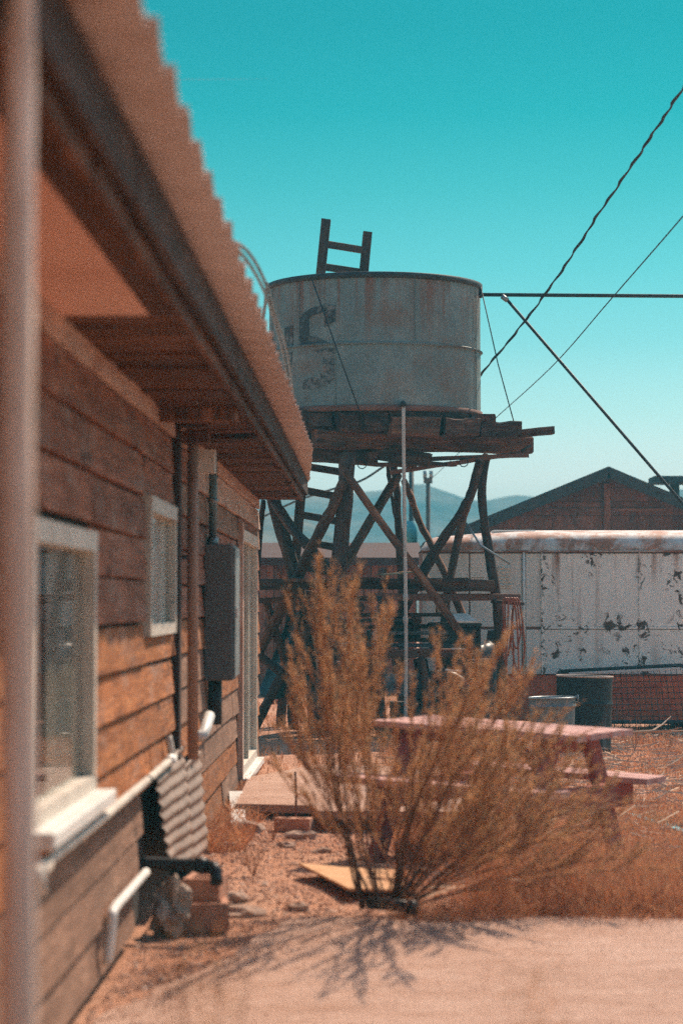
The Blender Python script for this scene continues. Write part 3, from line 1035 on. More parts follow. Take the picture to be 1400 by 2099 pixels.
Lh = .68
for k in range(5):
    yy = -.32 + .16 * k
    tb('top_plank', (-Lh + rnd.uniform(-.02, .01), yy, .735), (Lh + rnd.uniform(-.01, .02), yy, .735), .130, .036, mat='table_top')
for s in (-1, 1):
    for q in (0, 1):
        yy = s * (.60 + .15 * q)
        tb('bench_plank', (-Lh - .02, yy, .435), (Lh + .04, yy, .435), .14, .038, mat='table_top')
for x in (-.46, .46):
    for s in (-1, 1):
        tb('leg', (x, s * .24, .715), (x + .02, s * .70, -.09), .045, .15, (0, 1, 0))
    tb('cross_brace', (x + .05, -.76, .345), (x + .05, .76, .345), .045, .15)
    tb('top_cleat', (x - .05, -.36, .665), (x - .05, .36, .665), .045, .095)
tb('diagonal_brace', (-.42, 0, .36), (-.05, 0, .70), .07, .04)
tb('diagonal_brace', (.42, 0, .36), (.05, 0, .70), .07, .04)

# ------------------------------------------------------------------ water tower
TC = P(768, 850, 28.0)
TX, TY = TC.x, 28.0
ZB = EYE + 377 / FPX * 28.0
TR, TH = 1.228, 1.515
tower = empty('water_tower', (TX, TY, 0), 'rusty round water tank on a crooked timber tower in the yard', 'water tower')
mb = MB()
n_ = 72
mb.lathe([(TR * .2, .0), (TR, 0.0), (TR, TH * .485), (TR + .012, TH * .490), (TR + .012, TH * .505), (TR - .003, TH * .510), (TR - .003, TH), (TR - .02, TH), (TR - .02, .06), (.0001, .06)], (TX, TY, ZB), n_)
tank = mb.build('tank', M['tank'], tower, True, (TX, TY, ZB))
md = tank.modifiers.new('e', 'EDGE_SPLIT'); md.split_angle = R(40)
mb = MB(); mb.lathe([(TR + .002, -.035), (TR + .022, -.03), (TR + .022, .03), (TR + .002, .035)], (TX, TY, ZB + TH), n_)
mb.build('rim', M['black'], tank, True)
mb = MB(); mb.lathe([(TR + .002, -.03), (TR + .020, -.025), (TR + .020, .035), (TR + .002, .04)], (TX, TY, ZB + .03), n_)
mb.build('bottom_band', M['steel_rust'], tank, True)


def on_tank(a, z, off=.0):
    """a: degrees to the photo's right from the side that faces the camera"""
    t = R(a)
    return Vector((TX + (TR + off) * math.sin(t), TY - (TR + off) * math.cos(t), ZB + z))


def ang_of(px):
    return math.degrees(math.asin(max(-1, min(1, (px - 768) / 217.5))))


for (px, z0, z1) in ((690, .04, .735), (848, .79, 1.47), (560, .79, 1.47), (972, .05, 1.47), (617, .79, 1.47)):
    a = ang_of(px)
    mb = MB()
    da = .35
    vs = []
    for z in (z0, z1):
        for d in (-da, 0, da):
            vs.append(on_tank(a + d, z, .004 if d else .012))
    mb.add(vs, [(0, 1, 4, 3), (1, 2, 5, 4)])
    mb.build('vertical_seam', M['tank'], tank)
riv = MB()
for i in range(120):
    a = -88 + 176 * i / 119
    c = on_tank(a, TH * .497, .014)
    s = .009
    riv.box(c.x - s, c.x + s, c.y - s, c.y + s, c.z - s, c.z + s)
r_ = riv.build('rivets', M['tank'], tank)
r_['kind'] = 'stuff'


def z_of(y):
    """tank height of photo row y, on the side facing the camera"""
    return EYE + (1235 - y) / FPX * (28 - TR * .9) - ZB


def patch(poly_px, name='lettering'):
    """a flat painted shape given in photo pixels, wrapped on the tank"""
    me = bmesh.new()
    vsb = [me.verts.new((ang_of(x), 0, z_of(y))) for x, y in poly_px]
    me.faces.new(vsb)
    bmesh.ops.triangulate(me, faces=me.faces)
    for _ in range(3):
        bmesh.ops.subdivide_edges(me, edges=list(me.edges), cuts=1, use_grid_fill=True)
        bmesh.ops.triangulate(me, faces=me.faces)
    for v in me.verts:
        a, z = v.co.x, v.co.z
        v.co = on_tank(a, z, .0035 if z > TH * .507 else (.0035 if z < TH * .483 else .0165)) - Vector((TX, TY, ZB))
    bmesh.ops.recalc_face_normals(me, faces=me.faces)
    m2 = bpy.data.meshes.new(name); me.to_mesh(m2); me.free()
    m2.materials.append(M['letter'])
    o = bpy.data.objects.new(name, m2)
    link(o, tank, Matrix.Translation((TX, TY, ZB)))
    o['label'] = 'worn black painted letter on the tank'
    return o


# the S, in strokes, and what is left of the letter before it
def stroke(*q):
    """a painted stroke: four photo pixels, clockwise from top left"""
    nn = 7
    vs = []
    for j in range(nn + 1):
        for i in range(nn + 1):
            u, v = i / nn, j / nn
            x = (q[0][0] * (1 - u) + q[1][0] * u) * (1 - v) + (q[3][0] * (1 - u) + q[2][0] * u) * v
            y = (q[0][1] * (1 - u) + q[1][1] * u) * (1 - v) + (q[3][1] * (1 - u) + q[2][1] * u) * v
            z = z_of(y)
            vs.append(on_tank(ang_of(x), z, .004 if abs(z - TH * .497) > TH * .014 else .0165) - Vector((TX, TY, ZB)))
    fs = [(j * (nn + 1) + i, (j + 1) * (nn + 1) + i, (j + 1) * (nn + 1) + i + 1, j * (nn + 1) + i + 1) for j in range(nn) for i in range(nn)]
    return vs, fs


def letter(strokes, label):
    mb = MB()
    for q in strokes: mb.add(*stroke(*q))
    o = mesh('lettering', mb.v, mb.f, M['letter'], tank, Matrix.Translation((TX, TY, ZB)))
    o['label'] = label


letter([((621, 638), (643, 627), (643, 642), (637, 648)), ((643, 627), (668, 622), (668, 638), (643, 642)), ((668, 622), (690, 625), (690, 658), (668, 668)),
        ((621, 638), (637, 648), (637, 684), (619, 678)), ((619, 678), (637, 684), (650, 703), (620, 706)), ((637, 684), (655, 690), (687, 706), (650, 703)),
        ((648, 715), (688, 712), (690, 726), (665, 728)), ((665, 728), (690, 726), (690, 772), (664, 760)), ((664, 760), (690, 772), (678, 786), (655, 770)),
        ((655, 770), (678, 786), (642, 796), (638, 772)), ((638, 772), (642, 796), (624, 794), (627, 776))], 'worn black painted letter S')
letter([((588, 661), (604, 658), (605, 704), (587, 706)), ((589, 716), (603, 714), (602, 742), (590, 745)), ((552, 668), (561, 674), (570, 702), (556, 710))], 'remains of a black painted letter before the S')

# small spigot where the standpipe leaves the tank
tube('standpipe', smooth_path([P(827, 829, 26.85), P(827, 835, 26.72), P(827, 900, 26.70), P(829, 1060, 26.66), P(831, 1190, 26.64), P(832, 1340, 26.6), P(831, 1516, 26.55)], 3), .020, M['frame'], tower, 10)
tube('spigot', [P(826, 828, 27.0), P(826, 828, 26.68)], .034, M['black'], tower, 10)
for y in (1219, 1264):
    tube('pipe_coupling', [P(831, y, 26.64), P(831, y + 13, 26.64)], .028, M['frame'], tower, 10)

# deck: planks under the tank, blocks, beams
for k in range(9):
    xx = TX - 1.22 + .305 * k
    half = .3 + 1.15 * math.sqrt(max(.02, 1 - ((xx - TX) / 1.45) ** 2))
    beam('deck_plank', (xx, TY - half * .80, ZB - .085 + rnd.uniform(-.01, .01)), (xx, TY + half * .95, ZB - .085), .27, .15, M['old'], tower, seg=3, jit=.014)
blocks = [(590, 700, 846, 886, 27.1, 'old'), (690, 742, 848, 886, 26.95, 'old'), (740, 796, 850, 884, 26.93, 'old'), (797, 896, 853, 893, 26.9, 'old_brown'), (905, 976, 857, 893, 27.0, 'old'), (977, 1060, 864, 897, 27.4, 'old')]
for (x0, x1, y0, y1, D, m) in blocks:
    a, b = P(x0, (y0 + y1) / 2, D), P(x1, (y0 + y1) / 2 + 2, D + .1)
    beam('sleeper', a, b, .30, (y1 - y0) / FPX * D * .98, M[m], tower, seg=4, jit=.014)
beam('projecting_plank', P(1040, 893, 27.7), P(1133, 882, 27.75), .22, .09, M['old'], tower, seg=3, jit=.006)
beam('main_beam', P(646, 900, 26.95), P(1082, 914, 28.2), .20, .20, M['old_brown'], tower, seg=8, jit=.011)
beam('main_beam', P(560, 898, 27.6), P(880, 905, 29.3), .20, .20, M['old'], tower, seg=6, jit=.011)
beam('main_beam', P(800, 906, 29.2), P(1070, 916, 28.6), .18, .18, M['old'], tower, seg=6, jit=.011)
beam('cross_beam', P(602, 908, 27.6), P(880, 944, 27.2), .18, .15, M['old'], tower, seg=5, jit=.011)
beam('cross_beam', P(600, 930, 28.6), P(760, 942, 27.2), .16, .15, M['old'], tower, seg=4, jit=.011)
beam('broken_plank', P(812, 948, 27.3), P(932, 954, 27.6), .14, .035, M['old'], tower, seg=4, jit=.012)
beam('broken_plank', P(700, 948, 27.2), P(850, 956, 27.4), .16, .045, M['old_brown'], tower, seg=4, jit=.012)
beam('angle_iron', P(800, 969, 27.4), P(1083, 926, 27.7), .06, .05, M['steel_rust'], tower, seg=6, jit=.004)
beam('angle_iron', P(860, 942, 27.6), P(1083, 933, 27.6), .04, .05, M['steel_rust'], tower, seg=6, jit=.004)
tube('bolt', [P(1068, 924, 27.6), P(1088, 914, 27.6)], .015, M['black'], tower)
for (x, y) in ((742, 948), (950, 944)):
    c = P(x, y, 27.0)
    tube('wire_loop', [c + Vector((.05 * math.cos(a * .7), 0, .05 * math.sin(a * .7) - .02)) for a in range(10)], .006, M['wire'], tower, 5)

# legs and braces
log('leg', [P(714, 930, 27.0), P(704, 1060, 26.9), P(693, 1180, 26.85), P(672, 1330, 26.8), P(655, 1508, 26.75)], .088, .10, M['old'], tower)
log('leg', [P(997, 932, 27.7), P(987, 1015, 27.65), P(999, 1115, 27.6), P(1016, 1215, 27.55), P(1026, 1330, 27.5), P(1034, 1508, 27.4)], .050, .065, M['old'], tower)
log('leg', [P(560, 935, 28.4), P(562, 1030, 28.4), P(600, 1160, 28.3), P(628, 1300, 28.2), P(650, 1500, 28.1)], .085, .09, M['old'], tower)
log('leg', [P(806, 950, 29.2), P(813, 1000, 29.2), P(815, 1060, 29.2), P(822, 1180, 29.2), P(826, 1492, 29.2)], .040, .055, M['old'], tower)
log('leg', [P(985, 936, 28.3), P(968, 1000, 28.3), P(950, 1060, 28.3), P(921, 1190, 28.3), P(905, 1330, 28.3), P(890, 1500, 28.3)], .042, .055, M['old_brown'], tower)
log('brace', [P(705, 985, 26.8), P(680, 1045, 26.85), P(650, 1100, 27.0), P(600, 1205, 27.3), P(526, 1345, 27.8)], .058, .066, M['old_brown'], tower)
beam('brace', P(707, 966, 26.62), P(980, 1350, 27.0), .105, .07, M['old_brown'], tower, seg=6, jit=.008)
log('brace', [P(816, 975, 28.9), P(770, 1050, 28.4), P(722, 1130, 28.0), P(660, 1240, 27.6), P(600, 1350, 27.3)], .055, .062, M['old_brown'], tower)
log('brace', [P(828, 985, 29.0), P(842, 1020, 28.9), P(858, 1065, 28.8), P(880, 1110, 28.7), P(916, 1185, 28.5), P(960, 1290, 28.3)], .040, .045, M['old_brown'], tower)
log('brace', [P(984, 945, 27.55), P(972, 990, 27.55), P(955, 1035, 27.6), P(915, 1095, 27.75), P(872, 1165, 27.9), P(785, 1330, 28.2)], .052, .062, M['old'], tower)
log('brace', [P(562, 1030, 28.2), P(600, 1085, 27.9), P(660, 1150, 27.4), P(740, 1250, 27.0)], .06, .055, M['old'], tower)
log('brace', [P(540, 1025, 28.6), P(533, 1100, 28.6), P(527, 1200, 28.6)], .03, .03, M['old'], tower)
log('brace', [P(795, 955, 29.3), P(800, 1000, 29.3), P(810, 1060, 29.3)], .022, .022, M['old'], tower)
log('brace', [P(526, 1340, 27.7), P(600, 1395, 27.4), P(690, 1455, 27.0)], .05, .045, M['old_brown'], tower)
log('brace', [P(870, 1180, 28.6), P(930, 1290, 28.4), P(985, 1400, 28.2)], .05, .05, M['old'], tower)
log('brace', [P(612, 1330, 27.0), P(560, 1420, 27.2), P(522, 1490, 27.3)], .055, .06, M['old'], tower)

# the low platform and the shelves under the tower
beam('platform_beam', P(520, 1199, 27.2), P(900, 1197, 27.6), .45, .12, M['old'], tower, seg=5, jit=.008)
beam('platform_beam', P(838, 1200, 27.25), P(1010, 1200, 27.3), .40, .13, M['old'], tower, seg=5, jit=.012)
beam('rust_channel', P(760, 1224, 27.1), P(1065, 1224, 27.3), .10, .08, M['steel_rust'], tower, seg=4, jit=.003)
beam('rust_channel', P(522, 1231, 27.3), P(760, 1226, 27.15), .10, .06, M['old_brown'], tower, seg=4, jit=.004)
beam('hose_arm', P(1010, 1232, 27.25), P(1070, 1237, 26.8), .05, .035, M['old'], tower, seg=2, jit=.004)
beam('shelf_board', P(783, 1340, 27.2), P(965, 1338, 27.4), .20, .10, M['old_red'], tower, seg=4, jit=.006)
beam('shelf_board', P(640, 1342, 27.4), P(775, 1340, 27.3), .20, .08, M['old'], tower, seg=4, jit=.006)
beam('shelf_board', P(770, 1312, 27.9), P(980, 1310, 28.0), .5, .04, M['old'], tower, seg=4, jit=.006)
for i in range(2):
    beam('grey_plank', P(790, 1392 + 24 * i, 26.9), P(896 + 30 * i, 1390 + 24 * i, 27.1), .03, .125, M['grey_board'], tower, seg=3, jit=.004)
log('post', [P(777, 1222, 26.9), P(780, 1330, 26.9), P(787, 1500, 26.9)], .026, .03, M['black'], tower)
log('post', [P(862, 1348, 26.85), P(872, 1400, 26.85), P(888, 1508, 26.85)], .045, .05, M['old'], tower)
log('post', [P(912, 1370, 26.95), P(913, 1430, 26.95), P(914, 1508, 26.95)], .035, .04, M['old'], tower)
log('post', [P(600, 1380, 28.0), P(600, 1440, 28.0), P(602, 1495, 28.0)], .055, .06, M['old'], tower)
beam('loose_plank', P(786, 1178, 27.6), P(845, 1172, 27.8), .35, .012, M['ply'], tower, seg=2)
beam('loose_plank', P(905, 1186, 27.3), P(985, 1184, 27.4), .3, .010, M['ply'], tower, seg=2)

# ladder up the far side
lad = empty('wooden_ladder', P(650, 1490, 29.6), 'old wooden ladder leaning behind the tank, its top above the rim', 'ladder')
lA, lB = P(607, 1130, 29.35), P(668, 450, 29.45)
rA, rB = P(690, 1130, 29.75), P(754, 476, 29.85)
lA = lA + (lA - lB) * .52; rA = rA + (rA - rB) * .52
beam('stringer', lA, lB, .115, .13, M['old'], lad, up=(0, 1, 0), seg=9, jit=.004)
beam('stringer', rA, rB, .115, .13, M['old'], lad, up=(0, 1, 0), seg=9, jit=.004)


def lad_pt(A, B, y):
    lo, hi = 0.0, 1.0
    z_t = lambda t: (A + (B - A) * t)
    for _ in range(40):
        mid = (lo + hi) / 2
        q = z_t(mid)
        d = CR.transposed() @ (q - Vector((0, 0, EYE)))
        yy = CY - FPX * d.y / (-d.z)
        if yy > y: lo = mid
        else: hi = mid
    return z_t((lo + hi) / 2)


for (yl, yr) in ((500, 514), (546, 559), (597, 611), (650, 664), (702, 716), (753, 768), (805, 820), (856, 871), (906, 921), (955, 969), (1004, 1019), (1055, 1069), (1108, 1122), (1160, 1174), (1212, 1226), (1265, 1279), (1320, 1334), (1375, 1389)):
    beam('rung', lad_pt(lA, lB, yl), lad_pt(rA, rB, yr), .05, .085, M['old'], lad, up=(0, 0, 1), seg=2, jit=.003)

# guys and pipes fixed to the tank
g1 = tube('guy_wire', [P(985, 588, 27.6), P(1020, 745, 27.5), P(1053, 866, 27.4)], .007, M['wire'], tower, 5)
tube('guy_wire', [P(640, 574, 26.95), P(690, 715, 26.62), P(735, 838, 26.62), P(752, 880, 26.75)], .0075, M['wire'], tower, 5)
tube('anchor', [P(985, 588, 27.8), P(985, 610, 27.75)], .018, M['black'], tower, 6)
tube('anchor', [P(882, 563, 27.0), P(882, 572, 27.0)], .012, M['black'], tower, 6)
tube('brace_rod', [P(955, 1072, 27.2), P(985, 1118, 27.1), P(1045, 1156, 27.0)], .012, M['galv'], tower, 6)
boom = empty('overhead_pipe', P(985, 605, 28.0), 'thin steel pipe running level from the tank rim with a sloping stay', 'pipe')
tube('pipe', [P(983, 604, 28.0), P(1400, 607, 28.0), P(1700, 610, 28.0)], .022, M['black'], boom, 8)
tube('stay', [P(1035, 610, 27.95), P(1400, 1034, 27.95), P(1800, 1497, 27.95)], .018, M['black'], boom, 8)
tube('clip', [P(1028, 607, 27.95), P(1040, 616, 27.95)], .03, M['galv'], boom, 8)
tube('upright', [P(1690, 600, 28.0), P(1690, 1500, 28.0)], .03, M['black'], boom, 8)


def twisted(name, pts, r, pitch, mat, label, group=None):
    path = smooth_path(pts, 26)
    path = [p_ + Vector((.011, 0, .008)) * (math.sin(i * .62) + .6 * math.sin(i * .27 + 1)) for i, p_ in enumerate(path)]
    e = empty(name, path[0], label, 'cable', group)
    acc = [0]
    for i in range(1, len(path)): acc.append(acc[-1] + (path[i] - path[i - 1]).length)
    for s in range(2):
        q = []
        for i, p_ in enumerate(path):
            a = acc[i] / pitch * 2 * math.pi + s * math.pi
            q.append(p_ + Vector((math.cos(a) * r * .8, 0, math.sin(a) * r * .8)))
        tube('strand', q, r, mat, e, 5)
    return e


twisted('power_cable', [P(960, 800, 28.6), P(987, 765, 28.2), P(1050, 690, 27), P(1110, 612, 26), P(1170, 526, 25), P(1225, 440, 24), P(1290, 345, 22.5), P(1345, 262, 21.3), P(1400, 178, 20), P(1480, 40, 18), P(1600, -180, 15.5)], .0085, 1.25, M['wire'], 'thick twisted black cable rising steeply from behind the tank')
o = tube('overhead_wire', smooth_path([P(877, 988, 60), P(930, 938, 48), P(1010, 862, 38), P(1130, 752, 30), P(1250, 615, 25), P(1400, 442, 20), P(1500, 318, 17)], 6), .0065, M['wire'], None, 5)
tag(o, 'single thin wire running from the far pole past the tank', 'wire')
o = tube('overhead_wire', smooth_path([P(500, 1080, 50), P(600, 1030, 47), P(690, 1000, 45), P(740, 985, 44), P(785, 957, 43), P(860, 905, 40)], 6), .022, M['wire'], None, 5)
tag(o, 'dark cable sagging behind the tower legs and ladder', 'wire')

# ------------------------------------------------------------------ things stored under the tower
def junk_box(name, x0, x1, y0, y1, D, dep, mat, label, cat, rz=0.0, lid=None):
    a, b = P(x0, y1, D), P(x1, y0, D)
    c = (a + b) / 2
    e = empty(name, (c.x, D + dep / 2, a.z), label, cat)
    W_, H_ = (b.x - a.x), b.z - a.z
    Mz = lambda: None
    box('body', c.x - W_ / 2, c.x + W_ / 2, D, D + dep, a.z, a.z + H_ * .8, mat, e, .012, rz)
    box('lid', c.x - W_ / 2 - .01, c.x + W_ / 2 + .01, D - .01, D + dep + .01, a.z + H_ * .8 + .003, b.z, lid or mat, e, .01, rz)
    return e


# hanging tarp
n_ = 22
vs = []; fs = []
for i in range(n_ + 1):
    for j in range(n_ + 1):
        s, t = i / n_, j / n_
        x = 575 + 62 * s if False else (598 + 32 * s) * (1 - t) + (528 + 105 * s) * t
        y = 1248 + (1425 - 1248) * t + 8 * math.sin(s * 5)
        p_ = P(x, y, 27.75 + .08 * math.sin(s * 9 + t * 2) + .1 * t)
        vs.append(p_)
fs = [(i * (n_ + 1) + j, (i + 1) * (n_ + 1) + j, (i + 1) * (n_ + 1) + j + 1, i * (n_ + 1) + j + 1) for i in range(n_) for j in range(n_)]
mb = MB(); mb.add(vs, fs)
tp_ = mb.build('tarp', M['tarp'], None, True)
md = tp_.modifiers.new('thickness', 'SOLIDIFY'); md.thickness = .006
tag(tp_, 'dark teal tarp hanging from the low platform beside the house corner', 'tarp')

junk_box('teal_box', 712, 740, 1294, 1316, 27.5, .2, M['teal'], 'small teal box on the shelf seen through the shrub', 'box', lid=M['teal'])
junk_box('tool_chest', 795, 862, 1268, 1312, 28.0, .4, M['black'], 'dark metal chest on the shelf behind the pale standpipe', 'chest')
junk_box('dark_crate', 880, 985, 1276, 1330, 27.7, .5, M['black'], 'wide dark crate with a pale sheet above it under the tower', 'crate')
junk_box('dark_crate', 930, 1010, 1352, 1432, 27.2, .5, M['old'], 'old timber crate on the ground inside the right tower leg', 'crate')
junk_box('dark_crate', 690, 775, 1358, 1440, 27.9, .6, M['old'], 'old timber crate behind the shrub under the shelf', 'crate')
junk_box('dark_crate', 800, 870, 1440, 1505, 27.6, .5, M['old'], 'low timber crate below the grey boards', 'crate')
junk_box('rusty_can', 845, 862, 1264, 1300, 27.8, .12, M['steel_rust'], 'small rusty can standing on the shelf', 'can')
mb = MB()
q = [P(926, 1258, 27.0), P(958, 1257, 27.2), P(978, 1273, 27.0), P(936, 1273, 26.8)]
mb.add(q + [v - Vector((0, 0, .012)) for v in q], [(0, 3, 2, 1), (4, 5, 6, 7)] + [(i, (i + 1) % 4, 4 + (i + 1) % 4, 4 + i) for i in range(4)])
tag(mb.build('pale_sheet', M['frame']), 'pale sheet lying on the dark crate and catching the sun', 'sheet')
jug = MB()
c = P(774, 1314, 27.3)
jug.lathe([(.0001, 0), (.05, 0), (.055, .02), (.055, .10), (.025, .14), (.02, .17), (.0001, .17)], c, 14)
tag(jug.build('plastic_jug', M['metal_white'], None, True), 'little white plastic jug standing on the shelf', 'jug')
# tyre leaning among the junk
ty = MB()
c = P(905, 1420, 26.95)
prof = []
for i in range(29):
    a = 2 * math.pi * i / 28
    prof.append(c + Vector((.30 * math.cos(a), .06 * math.sin(a), .30 * math.sin(a) - .12)))
ty.tube(prof, .085, 9, False)
tag(ty.build('tyre', M['blackplastic'], None, True), 'worn black tyre leaning under the tower below the grey boards', 'tyre')

for k in range(11):
    D_ = rnd.uniform(27.4, 28.6)
    x_ = rnd.uniform(690, 985)
    a_ = P(x_, 1510, D_); a_.z = -.02
    b_ = P(x_ + rnd.uniform(-50, 50), rnd.uniform(1270, 1400), D_ + .35)
    tag(beam('scrap_board', a_, b_, rnd.uniform(.07, .18), .03, M['old'] if k % 3 else M['old_brown'], None, seg=2, jit=.004, roll=rnd.uniform(-.5, .5)),
        'dark scrap board leaning in the shade under the tower', 'board', 'scrap boards leaning under the tower')
for (xa_, ya_, xb2, yb2, D_, lab) in ((925, 1330, 957, 1331, 27.0, 'short bright metal tube on the shelf behind the long brace'), (912, 1374, 946, 1376, 26.9, 'short bright metal tube on the lower boards beside the hose'),
                                     (700, 1320, 745, 1316, 27.2, 'thin pale metal tube on the shelf below the teal box')):
    tag(tube('metal_tube', [P(xa_, ya_, D_), P(xb2, yb2, D_)], .012, M['metal_white'], None, 6), lab, 'tube')
ORD = ('lowest', 'second lowest', 'third lowest', 'fourth lowest', 'second highest', 'topmost')
for k in range(6):
    x0_ = rnd.uniform(690, 760); y_ = 1322 - 12 * k + rnd.uniform(-2, 2)
    tag(beam('stacked_board', P(x0_, y_, rnd.uniform(27.3, 27.7)), P(x0_ + rnd.uniform(150, 230), y_ + rnd.uniform(-3, 3), rnd.uniform(27.7, 28.1)), rnd.uniform(.12, .2), .042, M['old'] if k % 2 else M['grey_board'], None, seg=3, jit=.003),
        ORD[k] + (' dark' if k % 2 else ' grey') + ' board of the lumber stack on the shelf under the tower', 'board', 'lumber stacked on the shelf')
n_ = 26
vs = []
c0, c1 = P(872, 1300, 28.3).x, P(1046, 1300, 28.3).x
for i in range(n_ + 1):
    for j in range(n_ + 1):
        u, v_ = i / n_ * 2 - 1, j / n_ * 2 - 1
        rr = min(1, math.hypot(u, v_))
        hgt = 1.40 * (1 - rr ** 2.6) * (.88 + .3 * noise.noise(Vector((u * 2, v_ * 2, 8.8)))) + .05 * noise.noise(Vector((u * 7, v_ * 7, 1.1)))
        vs.append(((c0 + c1) / 2 + u * (c1 - c0) / 2, 28.35 + v_ * .62, max(hgt, -.02)))
mb = MB(); mb.add(vs, [(i * (n_ + 1) + j, (i + 1) * (n_ + 1) + j, (i + 1) * (n_ + 1) + j + 1, i * (n_ + 1) + j + 1) for i in range(n_) for j in range(n_)])
tag(mb.build('tarp_heap', M['blackplastic'], None, True), 'heap of scrap under a black plastic sheet inside the right tower legs', 'heap')
junk_box('pale_bucket', 893, 915, 1236, 1262, 27.9, .13, M['frame'], 'small pale container standing on the chest behind the long brace', 'container')
junk_box('pale_bucket', 752, 770, 1292, 1318, 27.6, .12, M['galv'], 'small grey container on the shelf next to the white plastic jug', 'container')
for k in range(7):
    x0_ = 545 + 66 * k + rnd.uniform(-10, 10)
    beam('deck_board', P(x0_, 1189 + rnd.uniform(-3, 3), 27.0), P(x0_ + 4, 1191, 28.3), rnd.uniform(.24, .36), .04, M['old_brown'] if k % 2 else M['old'], tower, seg=2, jit=.006)
for k in range(6):
    x0_ = rnd.uniform(535, 700)
    beam('under_brace', P(x0_, 1236, rnd.uniform(27.4, 28.4)), P(x0_ + rnd.uniform(30, 120), 1480, rnd.uniform(27.4, 28.4)), .09, .06, M['old'] if k % 2 else M['old_brown'], tower, seg=3, jit=.006)
# hose hanging at the end of the rust channel
hs = empty('garden_hose', P(1048, 1237, 26.9), 'orange garden hose looped over the arm at the end of the platform', 'hose')
for (xa, xb, ylow, D) in ((1032, 1050, 1400, 26.85), (1037, 1060, 1440, 26.8), (1042, 1066, 1330, 26.78), (1046, 1072, 1380, 26.82), (1029, 1044, 1345, 26.9)):
    pts = [P(xa, ylow - 60, D), P(xa + 3, 1290, D), P((xa + xb) / 2 - 6, 1234, D - .03), P((xa + xb) / 2 + 4, 1232, D - .03), P(xb, 1290, D), P(xb + 2, ylow - 40, D), P((xa + xb) / 2 + 3, ylow, D)]
    tube('hose_loop', smooth_path(pts + [pts[0]], 6), .010, M['hose'], hs, 6)
tube('nozzle', [P(1046, 1240, 26.75), P(1042, 1310, 26.75)], .014, M['frame'], hs, 6)

# ------------------------------------------------------------------ trailer
trailer = empty('camp_trailer', (3.0, 30.6, 0), 'chipped white metal trailer with rusty rounded roof behind the barrels', 'trailer')
TY0 = 29.5
pxX = lambda x, D: P(x, 1200, D).x
pyZ = lambda y, D: P(1200, y, D).z
xa, xb_ = pxX(862, TY0), pxX(1560, TY0)
zr, zg, zs, zb = pyZ(1093, TY0), pyZ(1130, TY0), pyZ(1287, TY0), pyZ(1383, TY0)
DEP = 2.0
# inner body, a few mm behind the panels
mb = MB()
mb.box(xa + .02, xb_ - .02, TY0 + .012, TY0 + DEP, zb, zg)
mb.build('body', M['steel_rust'], trailer)


def panel(x0, x1, y0, y1, mat, gap=.009, name='side_panel', D=TY0, proud=0.0):
    o = box(name, pxX(x0, D) + gap, pxX(x1, D) - gap, D - proud, D + .010, pyZ(y1, D) + gap, pyZ(y0, D) - gap, M[mat], trailer, .002)
    return o


cols_ = [(864, 962), (962, 1070), (1076, 1110), (1110, 1310), (1310, 1510)]
for (x0, x1) in cols_:
    m_ = 'trailer' if x0 >= 1110 else 'trailer_plain'
    panel(x0, x1, 1133, 1286, m_)
    panel(x0, x1, 1289, 1383, m_)
# batten strips
for x in (1110, 1310, 1510):
    box('batten', pxX(x, TY0) - .011, pxX(x, TY0) + .011, TY0 - .014, TY0 - .001, zb + .002, zg - .012, M['trailer'], trailer, .003)
box('batten', pxX(1112, TY0) + .02, xb_, TY0 - .012, TY0 - .001, zs - .014, zs + .014, M['trailer'], trailer, .003)
tube('corner_bead', [(pxX(1073, TY0), TY0 - .004, zb), (pxX(1073, TY0), TY0 - .004, zg)], .02, M['trailer_plain'], trailer, 8)
box('gutter', xa, xb_, TY0 - .03, TY0 + .012, zg - .010, zg + .012, M['trailer_rust'], trailer, .004)
# rounded roof, falling at the nose
vs = []; fs = []
NX, NA = 40, 14
for i in range(NX + 1):
    x = xa + (xb_ - xa) * i / NX
    d = (x - xa)
    k = 1 if d > .22 else math.sqrt(max(0, 1 - ((.22 - d) / .22) ** 2))
    k *= .62 + .38 * min(1, d / 1.2)
    hh = (zr - zg) * max(k, .02)
    for j in range(NA + 1):
        t = j / NA
        if t < .35:
            a = t / .35 * math.pi / 2
            yy = TY0 + .22 * (1 - math.cos(a)) - .012; z_ = zg + .010 + hh * math.sin(a)
        elif t > .65:
            a = (1 - t) / .35 * math.pi / 2
            yy = TY0 + DEP - .22 * (1 - math.cos(a)); z_ = zg + .010 + hh * math.sin(a)
        else:
            s = (t - .35) / .3
            yy = TY0 + .21 + (DEP - .43) * s; z_ = zg + .010 + hh * (1 + .25 * math.sin(math.pi * s))
        vs.append((x, yy, z_))
fs = [(i * (NA + 1) + j, (i + 1) * (NA + 1) + j, (i + 1) * (NA + 1) + j + 1, i * (NA + 1) + j + 1) for i in range(NX) for j in range(NA)]
fs.append(tuple(range(NA + 1)))
mb = MB(); mb.add(vs, fs)
mb.build('roof', M['trailer_roof'], trailer, True)
box('roof_hatch', pxX(1010, TY0 + .5), pxX(1098, TY0 + .5), TY0 + .5, TY0 + 1.1, zr - .02, zr + .055, M['trailer_plain'], trailer, .01)
# vent with louvres
vent = box('vent', pxX(1019, TY0), pxX(1049, TY0), TY0 - .012, TY0 - .001, pyZ(1206, TY0), pyZ(1160, TY0), M['trailer_plain'], trailer, .003)
for k in range(6):
    z_ = pyZ(1202, TY0) + k * .041
    box('louvre', pxX(1021, TY0), pxX(1047, TY0), TY0 - .026, TY0 - .013, z_, z_ + .028, M['trailer_plain'], vent, .002, 0, R(25))
